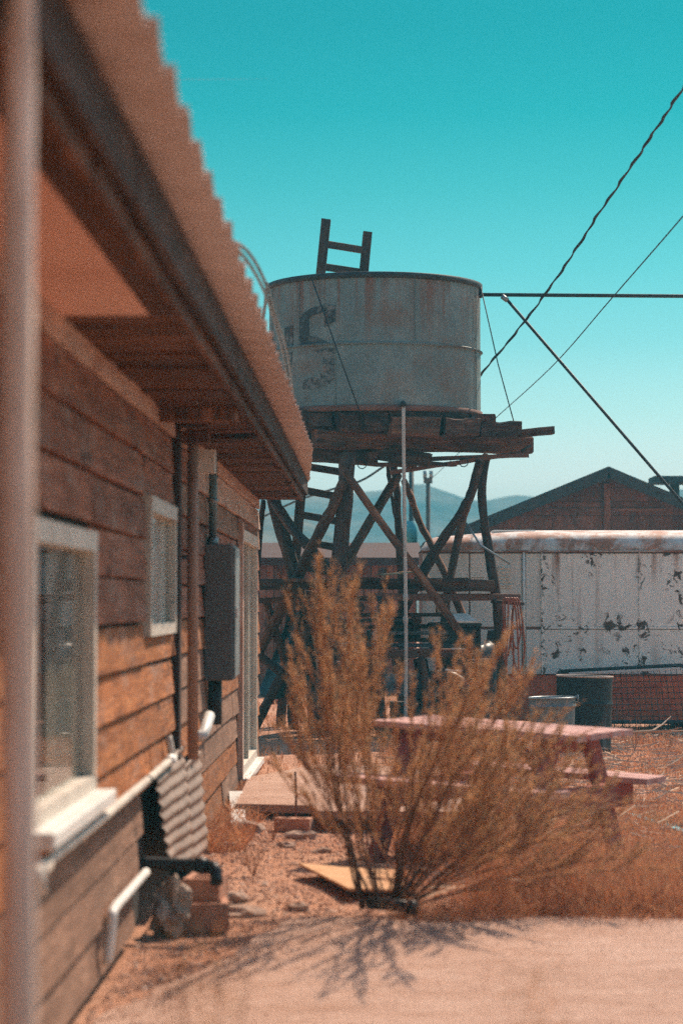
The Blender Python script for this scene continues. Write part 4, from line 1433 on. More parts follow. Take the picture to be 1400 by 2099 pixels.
# red skirt, axle and wheel
box('skirt', xa + .9, xb_, TY0 + .03, TY0 + .05, pyZ(1478, TY0), zb - .003, M['redskirt'], trailer, .003)
box('chassis', xa + .1, xb_, TY0 + .2, TY0 + DEP - .1, zb - .18, zb - .003, M['black'], trailer, .004)
for xw in (3.9, 1.2):
    for yw in (TY0 + .35, TY0 + DEP - .3):
        mb = MB()
        mb.lathe([(.10, -.09), (.26, -.09), (.32, -.06), (.32, .06), (.26, .09), (.10, .09), (.0001, .08)], (0, 0, 0), 24)
        m2 = MB(); m2.add([(xw + v.x, yw + v.z, .25 + v.y) for v in mb.v], mb.f)
        m2.build('wheel', M['blackplastic'], trailer, True)
box('hitch', xa - .5, xa + .2, TY0 + .9, TY0 + 1.0, .35, .45, M['steel_rust'], trailer, .01)

# mesh gate leaning on the trailer
gate = empty('mesh_gate', P(1270, 1478, 29.0), 'low dark framed mesh panel leaning on the red trailer skirt', 'mesh panel')
A = P(1146, 1377, 29.22); B = P(1395, 1364, 29.28); C_ = P(1412, 1372, 29.28); D_ = P(1414, 1480, 28.9); E_ = P(1140, 1480, 28.9)
tube('frame', [A, B, C_, D_, E_, A], .026, M['black'], gate, 8)
gw = MB()
for i in range(1, 22):
    t = i / 22
    gw.tube([A.lerp(B, t), E_.lerp(D_, t)], .004, 4)
for j in range(1, 9):
    t = j / 9
    gw.tube([A.lerp(E_, t), C_.lerp(D_, t)], .0055, 4)
o = gw.build('wire_mesh', M['black'], gate); o['kind'] = 'stuff'
beam('top_slat', P(1165, 1381, 29.1), P(1392, 1370, 29.15), .03, .03, M['metal_white'], gate, seg=2)

# ------------------------------------------------------------------ barrels
def drum(name, x, ytop, D, rad, ht, mat, inner, label, cat, ribs, tilt=0.0, flare=0.0):
    c = P(x, ytop, D)
    z0 = c.z - ht
    e = empty(name, (c.x, D, z0), label, cat)
    mb = MB()
    prof = [(.0001, .0), (rad * (1 - flare), 0.0)]
    for i in range(1, 41):
        z = ht * i / 40
        r = rad * (1 - flare) + rad * flare * z / ht
        for rz_ in ribs:
            r += .014 * math.exp(-((z - rz_ * ht) / .014) ** 2)
        prof.append((r, z))
    prof += [(rad - .006, ht), (rad * (1 - flare) - .006, .03), (.0001, .03)]
    mb.lathe(prof, (c.x, D, z0), 40)
    b = mb.build('shell', mat, e, True, (c.x, D, z0))
    md = b.modifiers.new('e', 'EDGE_SPLIT'); md.split_angle = R(50)
    ring = [(c.x + (rad + .002) * math.cos(2 * math.pi * k / 40), D + (rad + .002) * math.sin(2 * math.pi * k / 40), z0 + ht) for k in range(41)]
    tube('rim', ring, .010, inner, e, 6)
    e.rotation_euler = (0, tilt, 0)
    return e


drum('oil_drum', 1193, 1386, 25.4, .292, .86, M['drum'], M['rag'], 'tall black open steel drum with paint scuffs in front of the trailer', 'drum', (.36, .68), R(1.5))
tb_ = drum('washtub', 1133, 1430, 24.6, .235, .55, M['tub'], M['galv'], 'shorter grey zinc tub beside the black drum', 'tub', (.85,), R(-1), .12)
tube('handle', [P(1178, 1430, 24.55), P(1186, 1426, 24.5), P(1186, 1440, 24.5), P(1178, 1440, 24.55)], .009, M['galv'], tb_, 6)

# ------------------------------------------------------------------ barn, sheds, poles
barn = empty('barn', (7.5, 46, 0), 'brown wooden barn with low gable roof behind the trailer', 'barn')
BD = 45.0
apx, ale, are = P(1243, 958, BD), P(868, 1112, BD), P(1600, 1108, BD)
zE = ale.z
# siding boards
xl, xr = ale.x + .35, are.x - .35


def roof_z(x):
    if x < apx.x: return apx.z + (ale.z - apx.z) * (apx.x - x) / (apx.x - ale.x)
    return apx.z + (are.z - apx.z) * (x - apx.x) / (are.x - apx.x)


bh = .26
z = 0.0
row = 0
while z < apx.z - .22:
    z1 = min(z + bh - .008, apx.z - .2)
    def lim(zz):
        q = zz + .17
        if q <= zE: return xl, xr
        return (max(xl, apx.x - (apx.x - ale.x) * (q - apx.z) / (ale.z - apx.z)), min(xr, apx.x + (are.x - apx.x) * (q - apx.z) / (are.z - apx.z)))
    (l0, r0_), (l1, r1_) = lim(z), lim(z1)
    cuts_ = [l0]
    x = l0
    while x < r0_ - .05:
        e_ = min(x + rnd.uniform(1.3, 2.6), r0_)
        if x < apx.x < e_: e_ = apx.x
        if r0_ - e_ < .7: e_ = r0_
        cuts_.append(e_); x = e_
    for i in range(len(cuts_) - 1):
        c0, c1 = cuts_[i], cuts_[i + 1]
        t0_ = l1 if i == 0 else min(max(c0, l1), r1_)
        t1_ = r1_ if i == len(cuts_) - 2 else min(max(c1, l1), r1_)
        if t1_ - t0_ < .02: t0_, t1_ = (c0 + c1) / 2 - .01, (c0 + c1) / 2 + .01
        yo = BD + .04 + rnd.uniform(-.008, .008)
        mb = MB()
        q = [(c0 + .004, z), (c1 - .004, z), (t1_ - .004, z1), (t0_ + .004, z1)]
        mb.add([(a_, yo, b_) for a_, b_ in q] + [(a_, yo + .03, b_) for a_, b_ in q], [(0, 1, 2, 3), (7, 6, 5, 4)] + [(j, 4 + j, 4 + (j + 1) % 4, (j + 1) % 4) for j in range(4)])
        mb.build('siding_board', M['barn'], barn)
    z += bh; row += 1
mb = MB()
yb0, yb1 = BD + .09, BD + 9
vs = [(xl + .02, 0), (xr - .02, 0), (xr - .02, roof_z(xr) - .16), (apx.x, apx.z - .16), (xl + .02, roof_z(xl) - .16)]
mb.add([(a, yb0, b) for a, b in vs] + [(a, yb1, b) for a, b in vs], [(0, 1, 2, 3, 4), (9, 8, 7, 6, 5)] + [(i, 5 + i, 5 + (i + 1) % 5, (i + 1) % 5) for i in range(5)])
mb.build('wall', M['inside'], barn)
for (a, b) in ((apx, ale), (apx, are)):
    mb = MB()
    o1, o2 = Vector((0, -.35, 0)), Vector((0, 9.3, 0))
    dn = Vector((0, 0, -.15))
    q = [a + o1, b + o1, b + o2, a + o2]
    mb.add(q + [v + dn for v in q], [(0, 1, 2, 3), (7, 6, 5, 4)] + [(i, 4 + i, 4 + (i + 1) % 4, (i + 1) % 4) for i in range(4)])
    mb.build('roof', M['roofing'], barn)
    beam('barge_board', a + Vector((0, -.37, -.12)), b + Vector((0, -.37, -.12)), .03, .20, M['roofing'], barn, up=(0, 0, 1), seg=2)
box('gable_post', apx.x - .06, apx.x + .06, BD - .03, BD + .03, zE - .2, apx.z - .3, M['barn'], barn, .004)
beam('gable_batten', (P(1120, 1045, BD).x, BD + .02, P(1120, 1045, BD).z), (P(1365, 1045, BD).x, BD + .02, P(1365, 1045, BD).z), .03, .06, M['barn'], barn, seg=1)

cp = empty('carport', P(1500, 982, 52), 'flat dark carport roof edge showing behind the barn roof', 'carport')
a, b = P(1341, 982, 52), P(1700, 978, 52)
mb = MB(); mb.box(a.x, b.x, 52, 53.2, a.z - .07, a.z + .07); mb.build('roof', M['roofing'], cp)
for xx in (a.x + .5, b.x - .3):
    for yy in (52.2, 53.0):
        box('post', xx - .05, xx + .05, yy - .05, yy + .05, -.02, a.z - .075, M['old'], cp)

shed = empty('shed', (-.5, 41, 0), 'low dark shed with red brown roof behind the tower legs', 'shed')
SD = 40.0
a, b = P(455, 1146, SD), P(852, 1146, SD)
zt_ = P(600, 1112, SD).z
nb = 26
for i in range(nb):
    x0 = a.x + (b.x - a.x) * i / nb; x1 = a.x + (b.x - a.x) * (i + 1) / nb
    beam('wall_board', ((x0 + x1) / 2, SD + rnd.uniform(-.006, .006), -.02), ((x0 + x1) / 2, SD, a.z - .02), x1 - x0 - .01, .03, M['barn'], shed, up=(0, 1, 0), seg=1)
mb = MB(); mb.box(a.x + .02, b.x - .02, SD + .03, SD + 3, 0, a.z - .03); mb.build('wall', M['inside'], shed)
mb = MB()
q = [(a.x - .1, SD - .25, a.z + .02), (b.x + .1, SD - .25, a.z + .02), (b.x + .1, SD + 2.2, zt_ + .05), (a.x - .1, SD + 2.2, zt_ + .05)]
q = [Vector(v) for v in q]
mb.add(q + [v - Vector((0, 0, .13)) for v in q], [(0, 1, 2, 3), (7, 6, 5, 4)] + [(i, 4 + i, 4 + (i + 1) % 4, (i + 1) % 4) for i in range(4)])
mb.build('roof', M['shed_roof'], shed)
box('corner_post', P(683, 1150, SD).x, P(694, 1150, SD).x, SD - .05, SD - .02, 0, a.z - .16, M['shed_roof'], shed)
box('corner_post', P(780, 1150, SD).x, P(790, 1150, SD).x, SD - .05, SD - .02, 0, a.z - .16, M['shed_roof'], shed)


def pole(x, ytop, D, r, label, arm=None, mat='old', cap=None):
    t_ = P(x, ytop, D)
    e = empty('utility_pole', (t_.x, D, 0), label, 'pole')
    tube('shaft', [(t_.x, D, -.1), (t_.x, D, t_.z)], r, M[mat], e, 8)
    if arm:
        a_, b_ = P(arm[0], arm[2], D), P(arm[1], arm[2], D)
        beam('crossarm', a_, b_, .12, .14, M[mat], e, seg=1)
        for t in (.15, .85):
            c_ = a_.lerp(b_, t)
            tube('insulator', [c_ + Vector((0, 0, .07)), c_ + Vector((0, 0, .25))], .05, M['galv'], e, 6)
    return e


pole(877, 981, 62, .055, 'thin distant power pole with a short crossarm seen between the tower legs', (868, 886, 985))
pl = pole(843, 964, 48, .05, 'dark distant mast with a pale teal base behind the standpipe', None, 'black')
c = P(843, 1105, 48)
tube('base_drum', [(c.x, 48, P(843, 1112, 48).z), (c.x, 48, P(843, 1068, 48).z)], .12, M['teal'], pl, 10)
tube('stand', [(c.x, 48, -.1), (c.x, 48, P(843, 1112, 48).z)], .10, M['teal'], pl, 8)

# bits beyond the tower, in the sun
junk_box('red_crate', 546, 572, 1422, 1448, 36, .5, M['redskirt'], 'small red crate with white lid in the sunny gap past the house corner', 'crate', lid=M['metal_white'])
junk_box('white_crate', 574, 592, 1428, 1450, 36, .5, M['frame'], 'small pale crate next to the red crate past the house corner', 'crate', lid=M['metal_white'])

# ------------------------------------------------------------------ sticks and boards on the grass
def stick(px, D, L, ang, r, mat, label, name='stick', lift=.02, cat='stick', group='dry sticks on the grass', branch=True):
    p_ = P(px, 1235 + (EYE + .05) * FPX / D, D)
    b_ = Vector((p_.x, D, gz(p_.x, D) + lift))
    d_ = Vector((math.cos(ang), math.sin(ang), .06))
    mb = MB()
    pts = [b_ + d_ * (L * t) + Vector((0, 0, .02 * math.sin(5 * t) + .03 * t * L)) for t in (0, .25, .5, .75, 1)]
    mb.tube(pts, r, 6, True, [r, r * .95, r * .85, r * .7, r * .4])
    if branch:
        q0 = pts[2]
        for s in (-1, 1):
            d2 = Vector((math.cos(ang + s * .6), math.sin(ang + s * .6), .35 if s > 0 else .05))
            mb.tube([q0, q0 + d2 * L * .25, q0 + d2 * L * .45 + Vector((0, 0, .03))], r * .5, 5, True, [r * .6, r * .5, r * .25])
    return tag(mb.build(name, mat), label, cat, group)


stick(1265, 26.0, .75, R(10), .018, M['straw'], 'forked pale branch standing out beside the black drum', lift=.16)
stick(1345, 20.5, .7, R(-8), .014, M['straw'], 'long straight dry stick at the edge of the trailer shadow')
stick(1275, 19.0, .42, R(-25), .018, M['straw'], 'short thick dry stick in the grass behind the table')
stick(1225, 18.4, .5, R(160), .010, M['straw'], 'thin forked twig just above the table end')
stick(1360, 15.2, .5, R(-30), .012, M['straw'], 'bleached twig on the grass past the bench end')
stick(1300, 22.3, .6, R(5), .010, M['straw'], 'thin straw coloured twig along the shadow edge beside the drum')
for (xa_, ya_, xb2, yb2, lab) in ((1292, 1676, 1345, 1692, 'narrow teal painted board on the grass near the bench'), (1355, 1694, 1420, 1712, 'second narrow teal board lying in line with the first')):
    a_ = P(xa_, ya_, EYE * FPX / (ya_ - 1235) * 1.05); b_ = P(xb2, yb2, EYE * FPX / (yb2 - 1235) * 1.05)
    a_.z = gz(a_.x, a_.y) + .03; b_.z = gz(b_.x, b_.y) + .03
    tag(beam('painted_board', a_, b_, .07, .018, M['teal'], None, seg=2, jit=.003), lab, 'board')

# black cylinder at the foot of the shrub
hp = empty('black_hose_end', P(800, 1866, 11.75), 'short black plastic pipe lying at the foot of the shrub', 'pipe')
hA, hB = P(757, 1857, 11.78), P(850, 1873, 11.62)
hA.z, hB.z = .045, .040
tube('tube', [hA, hA.lerp(hB, .5) + Vector((0, 0, .004)), hB], .030, M['blackplastic'], hp, 14)
tube('collar', [hA.lerp(hB, .86), hB + (hB - hA) * .01], .036, M['blackplastic'], hp, 14)

# ------------------------------------------------------------------ gravel, grass, weeds
class Soup:
    def __init__(s): s.v = []; s.f = []

    def tri(s, a, b, c):
        n = len(s.v); s.v += [a, b, c]; s.f.append((n, n + 1, n + 2))

    def build(s, name, mat, label, parent=None, kind='stuff'):
        o = mesh(name, s.v, s.f, mat, parent)
        return tag(o, label, None, None, kind)


r2 = random.Random(11)
gs = Soup()
OCT = [(1, 0, 0), (-1, 0, 0), (0, 1, 0), (0, -1, 0), (0, 0, 1), (0, 0, -.3)]
OF = [(0, 2, 4), (2, 1, 4), (1, 3, 4), (3, 0, 4), (2, 0, 5), (1, 2, 5), (3, 1, 5), (0, 3, 5)]


def pebble(x, y, r):
    z = gz(x, y)
    n = len(gs.v)
    a = r2.uniform(0, 6.28)
    ca, sa = math.cos(a), math.sin(a)
    sx, sy, sz = r2.uniform(.7, 1.3) * r, r2.uniform(.6, 1.1) * r, r2.uniform(.4, .8) * r
    for (u, v, w_) in OCT:
        u = (u + r2.uniform(-.25, .25)) * sx; v = (v + r2.uniform(-.25, .25)) * sy
        gs.v.append((x + u * ca - v * sa, y + u * sa + v * ca, z + (w_ + r2.uniform(-.1, .1)) * sz + r * .15))
    gs.f += [tuple(n + i for i in f) for f in OF]


cnt = 0
while cnt < 15000:
    y = 7.6 + 13.5 * r2.random() ** 1.2
    x = r2.uniform(-1.03, 1.0)
    lim = -.86 if y < 8.7 else (-.99 + .43 * min(1, (y - 8.7) / 1.8) + .03)
    if y < 11.55 and x > lim + .02 * r2.random() and not (y > 10.4 and x < -.52 + (y - 10.4) * .45): 
        continue
    if y > 11.5 and x > .15 and r2.random() < .75: continue
    r = .005 + .012 * r2.random() ** 2.5
    if r2.random() < .012: r *= 2.6
    pebble(x, y, r)
    cnt += 1
for q_ in range(8500):              # loose grains on the concrete, thick near its ragged edge
    y = r2.uniform(7.7, 11.62); x = r2.uniform(-.9, 2.0)
    if q_ > 2600:
        e0 = -.86 if y < 8.7 else (-.99 + .43 * min(1, (y - 8.7) / 1.8))
        if y > 10.4: e0 = -.52 + (y - 10.4) * .4
        x = e0 + abs(r2.gauss(0, .13))
        if r2.random() < .4: x = r2.uniform(-.5, 2.4); y = 11.66 - abs(r2.gauss(0, .16))
    n0 = len(gs.v)
    pebble(x, y, r2.uniform(.002, .006) * (1.6 if q_ > 2600 and r2.random() < .2 else 1))
    dz = .0 - gz(x, y)
    for i in range(n0, len(gs.v)):
        a_ = gs.v[i]; gs.v[i] = (a_[0], a_[1], a_[2] + dz)
for _ in range(3500):               # stones and clods among the grass
    y = 11.7 + 10 * r2.random() ** 1.3; x = r2.uniform(.4, .7 + .17 * y)
    r = .004 + .016 * r2.random() ** 3
    pebble(x, y, r * (2.2 if r2.random() < .03 else 1))
gs.build('gravel', M['gravel'], 'reddish gravel strewn between the house wall and the shrub')

gr = Soup()


def blade(x, y, h, lean, w_):
    z = gz(x, y) - .01
    a = r2.uniform(0, 6.28)
    dx, dy = math.cos(a) * w_, math.sin(a) * w_
    b = r2.uniform(0, 6.28)
    lx, ly = math.cos(b) * lean * h, math.sin(b) * lean * h
    m = (x + lx * .35, y + ly * .35, z + h * .6)
    gr.v += [(x - dx, y - dy, z), (x + dx, y + dy, z), (m[0] + dx * .7, m[1] + dy * .7, m[2]), (m[0] - dx * .7, m[1] - dy * .7, m[2]), (x + lx, y + ly, z + h)]
    n = len(gr.v) - 5
    gr.f += [(n, n + 1, n + 2, n + 3), (n + 3, n + 2, n + 4)]


def dens(x, y):
    return .5 + .5 * noise.noise(Vector((x * .9, y * .55, 4.4))) + .35 * noise.noise(Vector((x * 3, y * 2, 1.2)))


cnt = 0
while cnt < 62000:
    y = 11.75 + 19 * r2.random() ** 1.35
    x = r2.uniform(.15, .9 + .165 * y)
    if x < .75 and y < 14 and r2.random() < .6: continue
    d = dens(x, y)
    if r2.random() > d * 1.15 + .02: continue
    k = min(1.0, max(.35, d))
    blade(x, y, r2.uniform(.03, .12) * (.6 + k) * (1.5 if y < 13.5 and x > .9 else 1), r2.uniform(.2, 1.6), .0022 + .0001 * y)
    cnt += 1
for _ in range(9000):                # sparse grass at the wall, under the tower, beyond
    if r2.random() < .5:
        x, y = r2.uniform(-2.0, 1.6), r2.uniform(21, 45)
    else:
        x, y = -1.0 + .25 * r2.random() ** 2, r2.uniform(14.5, 20)
    blade(x, y, r2.uniform(.03, .14), r2.uniform(.2, 1.2), .003 + .0001 * y)
for _ in range(2600):                # ragged fringe over the edge of the concrete
    x = r2.uniform(.1, 2.6)
    if noise.noise(Vector((x * 3.1, 2.2, 0))) < -.12: continue
    blade(x, 11.74 - abs(r2.gauss(0, .13)), r2.uniform(.04, .16), r2.uniform(.4, 1.8), .002)
for _ in range(230):                 # tall clumps in front of the bench and beside the shrub
    cx_, cy_ = r2.uniform(.5, 2.2), r2.uniform(11.78, 13.6)
    for _ in range(45):
        blade(cx_ + r2.gauss(0, .05), cy_ + r2.gauss(0, .05), r2.uniform(.08, .30) * r2.uniform(.6, 1.3), r2.uniform(.15, .9), .0022)
gr.build('dry_grass', M['grass'], 'orange dry grass covering the yard around the picnic table')

st = Soup()
for _ in range(1900):
    y = 12 + 17 * r2.random(); x = r2.uniform(.3, .6 + .17 * y)
    L = r2.uniform(.08, .45); a = r2.uniform(0, 6.28); z = gz(x, y) + r2.uniform(.01, .06)
    dx, dy = math.cos(a), math.sin(a); t = .003 + .0001 * y
    p0, p1 = Vector((x, y, z)), Vector((x + dx * L, y + dy * L, z + r2.uniform(-.02, .06)))
    sd = Vector((-dy, dx, 0)) * t; up = Vector((0, 0, t))
    n = len(st.v)
    st.v += [p0 - sd, p0 + sd, p0 + up * 1.6, p1 - sd, p1 + sd, p1 + up * 1.6]
    st.f += [(n, n + 1, n + 4, n + 3), (n + 1, n + 2, n + 5, n + 4), (n + 2, n, n + 3, n + 5)]
st.build('straw_litter', M['straw'], 'pale straw and twigs strewn over the dry grass')

# ------------------------------------------------------------------ the shrub
base = P(795, 1862, 11.85)
base.z = 0
shrub = empty('desert_shrub', base, 'big feathery orange brown desert shrub at the edge of the concrete', 'shrub')
rs = random.Random(5)
leaf = Soup()
twg = MB()


def needles(p0, p1, n, L, wd=.0022):
    ax = (p1 - p0)
    al = ax.normalized()
    for i in range(n):
        t = rs.random()
        b = p0 + ax * t
        d = (al * rs.uniform(.7, 1.4) + Vector((rs.gauss(0, .42), rs.gauss(0, .42), rs.gauss(.1, .35)))).normalized()
        sd = d.orthogonal().normalized()
        sd = (Matrix.Rotation(rs.uniform(0, 6.28), 3, d) @ sd) * wd
        tip = b + d * L * rs.uniform(.5, 1.2)
        m = b + (tip - b) * .45
        leaf.v += [b, m + sd, tip, m - sd]
        k = len(leaf.v) - 4
        leaf.f.append((k, k + 1, k + 2, k + 3))


def plume(pts, r0, fol, dens_):
    """a thin shoot with its twigs and needles"""
    N = len(pts) - 1
    twg.tube(pts, r0, 4, False, [r0 * (1 - .8 * i / N) for i in range(N + 1)])
    Ltot = sum((pts[i + 1] - pts[i]).length for i in range(N))
    for k in range(int(Ltot * 58 * dens_)):
        t = fol + (1 - fol) * rs.random()
        f = t * N; i = min(int(f), N - 1)
        o_ = pts[i].lerp(pts[i + 1], f - i)
        tan = (pts[i + 1] - pts[i]).normalized()
        side = Vector((rs.gauss(0, 1), rs.gauss(0, 1), rs.gauss(.1, .6))).normalized()
        d = (tan + side * rs.uniform(.15, .55) + Vector((0, 0, .15))).normalized()
        L = rs.uniform(.05, .16) * (1.15 - .6 * t)
        e1 = o_ + d * L
        twg.tube([o_, e1], .001, 3, False, [.0014, .0006])
        needles(o_, e1, int(5 + 62 * L), .028, .0011)
    needles(pts[-2], pts[-1] + (pts[-1] - pts[-2]) * .6, 22, .028, .0012)


def branch(bx, by, D0, tx, ty, D1, r0, bend, fol=.45, dens_=1.0, name='stem'):
    """a main stem from photo pixel (bx,by) at the ground to its tip (tx,ty), with side shoots"""
    a = P(bx, by, D0); a.z = max(min(a.z, .02), -.02)
    c = P(tx, ty, D1)
    m = a.lerp(c, .5) + Vector(bend)
    pts = []
    N = 12
    for i in range(N + 1):
        t = i / N
        p_ = a * (1 - t) ** 2 + m * 2 * t * (1 - t) + c * t * t
        p_ += Vector((noise.noise(Vector((bx * .1, t * 4, tx * .1))), noise.noise(Vector((tx * .1, t * 4, bx))), 0)) * .075 * (t * (1 - t) * 4)
        pts.append(p_)
    r0 *= .62 if r0 > .0075 else .42
    rad = [r0 * (1 - .85 * i / N) for i in range(N + 1)]
    mb = MB(); mb.tube(pts, r0, 6, True, rad)
    mb.build(name, M['stem'], shrub, True)
    Ltot = sum((pts[i + 1] - pts[i]).length for i in range(N))
    plume(pts[int(fol * N):], .002, .15, dens_)
    for k in range(int(8 * dens_)):
        t = rs.uniform(max(.16, fol - .25), .88)
        f = t * N; i = min(int(f), N - 1)
        o_ = pts[i].lerp(pts[i + 1], f - i)
        tan = (pts[i + 1] - pts[i]).normalized()
        side = Vector((rs.gauss(0, 1), rs.gauss(0, 1), rs.gauss(0, .3))).normalized()
        L = Ltot * (1.02 - t) * rs.uniform(.4, .78)
        d1 = (tan * .8 + side * rs.uniform(.25, .6) + Vector((0, 0, .1))).normalized()
        q1 = o_ + d1 * L * .4
        d2 = (d1 * .6 + tan * .4 + Vector((0, 0, .45))).normalized()
        q2 = q1 + d2 * L * .35
        d3 = (d2 + Vector((rs.gauss(0, .12), rs.gauss(0, .12), .15))).normalized()
        sp = smooth_path([o_, q1, q2, q2 + d3 * L * .3], 3)
        plume(sp, .0026, .22, rs.uniform(.7, 1.15) * dens_)


B = branch
# upright plumes on the house side
B(742, 1862, 11.85, 735, 1172, 10.4, .011, (-.10, 0, .05), .48)
B(740, 1864, 11.85, 640, 1215, 10.7, .011, (-.04, 0, .10), .45)
B(745, 1862, 11.9, 700, 1215, 11.9, .010, (-.14, 0, .05), .42)
B(748, 1860, 11.85, 610, 1330, 11.4, .009, (-.03, 0, .10), .45, 1.1)
B(775, 1858, 11.9, 792, 1200, 11.9, .010, (-.16, 0, 0), .5, .8)
B(742, 1862, 11.8, 655, 1150, 10.9, .011, (-.08, -.05, .05), .5)
B(770, 1858, 11.85, 560, 1490, 11.5, .008, (.02, 0, .16), .5, .8)
B(765, 1858, 11.95, 545, 1560, 12.0, .007, (.05, 0, .18), .55, .6)
B(775, 1860, 11.8, 680, 1400, 10.95, .009, (-.08, -.05, .10), .4, 1.1)
B(778, 1860, 11.85, 740, 1330, 11.9, .009, (-.08, 0, .05), .38, 1.2)
B(785, 1858, 11.9, 700, 1480, 12.3, .008, (-.10, .1, .05), .35, 1.2)
# plumes leaning to the open side
B(800, 1858, 11.85, 935, 1375, 10.15, .011, (-.10, 0, .03), .45, .6)
B(805, 1858, 11.85, 1052, 1285, 10.2, .012, (-.16, 0, .04), .42)
B(808, 1858, 11.9, 1010, 1340, 10.6, .011, (-.14, 0, .02), .36, 1.2)
B(812, 1858, 11.85, 1100, 1370, 10.4, .011, (-.12, 0, .06), .38, 1.1)
B(815, 1860, 11.8, 1175, 1450, 11.5, .011, (-.10, 0, .10), .36, 1.1)
B(818, 1860, 11.85, 1205, 1500, 12.1, .010, (-.06, 0, .12), .36, 1.1)
B(820, 1860, 11.9, 1225, 1575, 11.9, .010, (-.02, 0, .15), .36, 1.2)
B(815, 1858, 11.8, 1000, 1440, 11.2, .010, (-.10, -.04, .05), .34, 1.2)
B(812, 1858, 11.85, 930, 1460, 11.9, .010, (-.08, 0, .02), .32, 1.2)
B(820, 1862, 11.8, 1120, 1530, 11.2, .009, (-.03, 0, .12), .34, 1.2)
B(822, 1862, 11.85, 1180, 1640, 11.6, .009, (.0, 0, .14), .36, 1.1)
B(825, 1862, 11.85, 1240, 1690, 12.0, .009, (.03, 0, .12), .40, 1.0)
B(830, 1864, 11.8, 1150, 1720, 11.3, .008, (.02, 0, .13), .40, 1.0)
B(832, 1864, 11.85, 1290, 1760, 11.9, .008, (.05, 0, .10), .45, .9)
B(810, 1858, 11.9, 890, 1560, 12.4, .009, (-.08, .1, .02), .32, 1.1)
B(806, 1858, 11.8, 860, 1560, 11.1, .008, (-.06, -.05, .02), .36, 1.0)
B(815, 1860, 11.85, 1040, 1560, 12.4, .009, (-.05, .1, .08), .32, 1.2)
B(818, 1860, 11.9, 1080, 1480, 12.5, .009, (-.08, .1, .06), .34, 1.2)
B(826, 1864, 11.8, 1040, 1700, 11.0, .008, (.0, -.05, .10), .36, 1.0)
B(830, 1866, 11.85, 960, 1640, 10.9, .007, (-.03, -.05, .06), .38, .9)
for (tx, ty, D1) in ((1320, 1690, 11.7), (1370, 1780, 11.5), (1290, 1640, 12.2), (1010, 1760, 11.1), (1260, 1600, 12.6),
                     (950, 1560, 11.5), (1010, 1620, 11.6), (900, 1660, 11.4), (1060, 1650, 12.2), (1130, 1600, 12.3), (640, 1560, 11.4), (690, 1600, 12.0), (600, 1620, 12.0),
                     (1160, 1560, 11.0), (1210, 1640, 11.2), (740, 1440, 11.3), (720, 1380, 12.2)):
    B(rs.uniform(770, 840), 1860, 11.9, tx, ty, D1, .007, (.0 if tx < 1000 else .05, 0, .08 if ty > 1600 else .04), .34, .8)
twg.build('twigs', M['twig'], shrub)['kind'] = 'stuff'
leaf.build('foliage', M['leaf'], 'feathery orange brown and olive needles', shrub)

# thin weeds close to the lens, out of focus
def weed(px, D, ztop, n, label, seed):
    r3 = random.Random(seed)
    b0 = P(px, 2099, D); b0.z = 0
    e = empty('dry_weed', b0, label, 'weed', None)
    for k in range(n):
        top_ = b0 + Vector((r3.uniform(-.10, .10), r3.uniform(-.15, .15), ztop * r3.uniform(.75, 1.0)))
        mid = b0.lerp(top_, .5) + Vector((r3.uniform(-.03, .03), 0, .05))
        pts = [b0 + Vector((r3.uniform(-.02, .02), 0, 0)), mid, top_]
        tube('stalk', smooth_path(pts, 4), .0022, M['twig'], e, 4)
    lf = Soup()
    for k in range(240):
        t = r3.uniform(.35, 1)
        c_ = b0 + Vector((r3.gauss(0, .035) * (.4 + t), r3.gauss(0, .04), ztop * t))
        d = Vector((r3.gauss(0, .5), r3.gauss(0, .5), 1)).normalized() * r3.uniform(.02, .05)
        s_ = d.orthogonal().normalized() * .0018
        lf.tri(c_ - s_, c_ + s_, c_ + d)
    lf.build('leaves', M['leaf'], None, e)
    return e


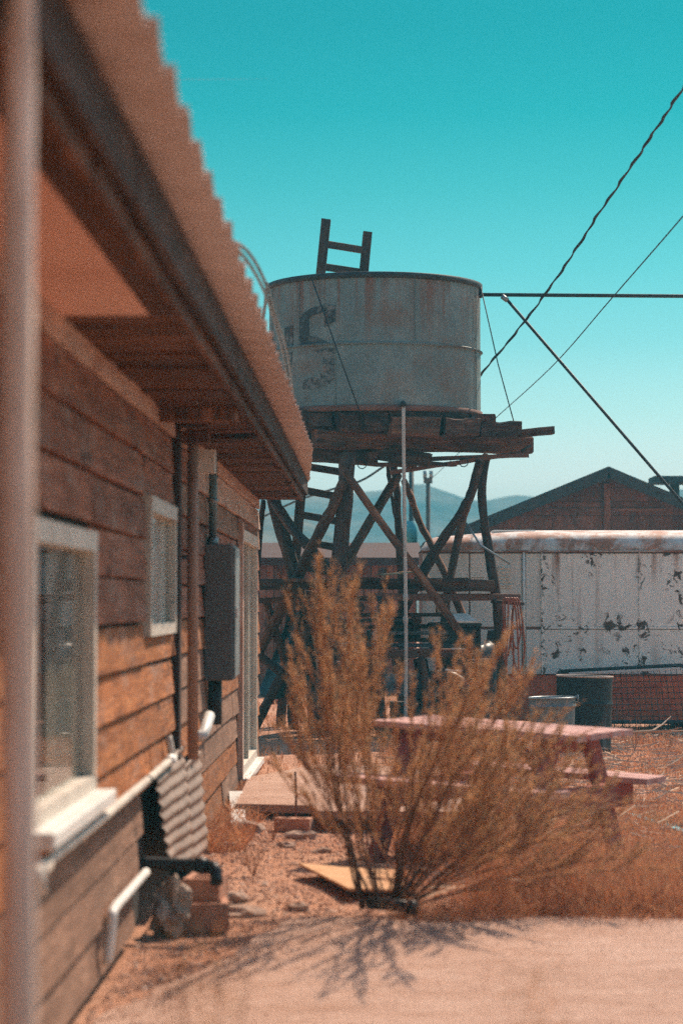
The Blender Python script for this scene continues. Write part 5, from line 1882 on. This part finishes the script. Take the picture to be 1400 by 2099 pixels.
weed(425, 5.2, .80, 6, 'thin dry weed close to the lens by the near end of the wall', 3)
weed(1085, 5.0, .76, 2, 'thin dry weed close to the lens on the open concrete', 8)
# small weeds in the gravel
def sprig(px, py, h, label, seed):
    r3 = random.Random(seed)
    D = EYE * FPX / (py - 1235)
    b0 = P(px, py, D); b0.z = gz(b0.x, b0.y)
    mb = MB()
    for k in range(9):
        t_ = b0 + Vector((r3.uniform(-.09, .09), r3.uniform(-.09, .09), h * r3.uniform(.5, 1)))
        mb.tube([b0, b0.lerp(t_, .5) + Vector((r3.uniform(-.02, .02), 0, .02)), t_], .002, 3, False, [.003, .002, .001])
        for j in range(4):
            q_ = b0.lerp(t_, r3.uniform(.4, .95))
            mb.tube([q_, q_ + Vector((r3.uniform(-.05, .05), r3.uniform(-.05, .05), .05))], .0012, 3, False)
    return tag(mb.build('dry_sprig', M['twig']), label, 'weed', 'dry sprigs in the gravel')


sprig(520, 1790, .22, 'dry twiggy sprig in the gravel beyond the terracotta blocks', 1)
sprig(560, 1720, .2, 'dry twiggy sprig in front of the slab by the house', 2)
sprig(455, 1720, .16, 'dry twiggy sprig at the foot of the wall after the metal sheet', 4)
sprig(1300, 1520, .42, 'leafless twiggy plant beside the black drum', 6)
sprig(1375, 1530, .35, 'leafless sprig at the edge of the trailer shadow', 9)

# the faint vapour trail high above the eave
ct = NT('vapour_trail')
tr_ = ct.n('ShaderNodeBsdfTransparent'); df_ = ct.n('ShaderNodeBsdfDiffuse'); df_.inputs[0].default_value = (.8, .8, .8, 1)
mx_ = ct.n('ShaderNodeMixShader'); mx_.inputs[0].default_value = .16
ct.l(tr_.outputs[0], mx_.inputs[1]); ct.l(df_.outputs[0], mx_.inputs[2]); ct.l(mx_.outputs[0], ct.out.inputs['Surface'])
o = tube('contrail', [P(200, 163, 3000), P(340, 163, 3000), P(430, 162.5, 3000), P(500, 162, 3000), P(570, 162, 3000)], .5, ct.m, None, 8, [1.0, .9, .7, .45, .05])
tag(o, 'faint thin white vapour trail in the sky above the roof edge', 'contrail')
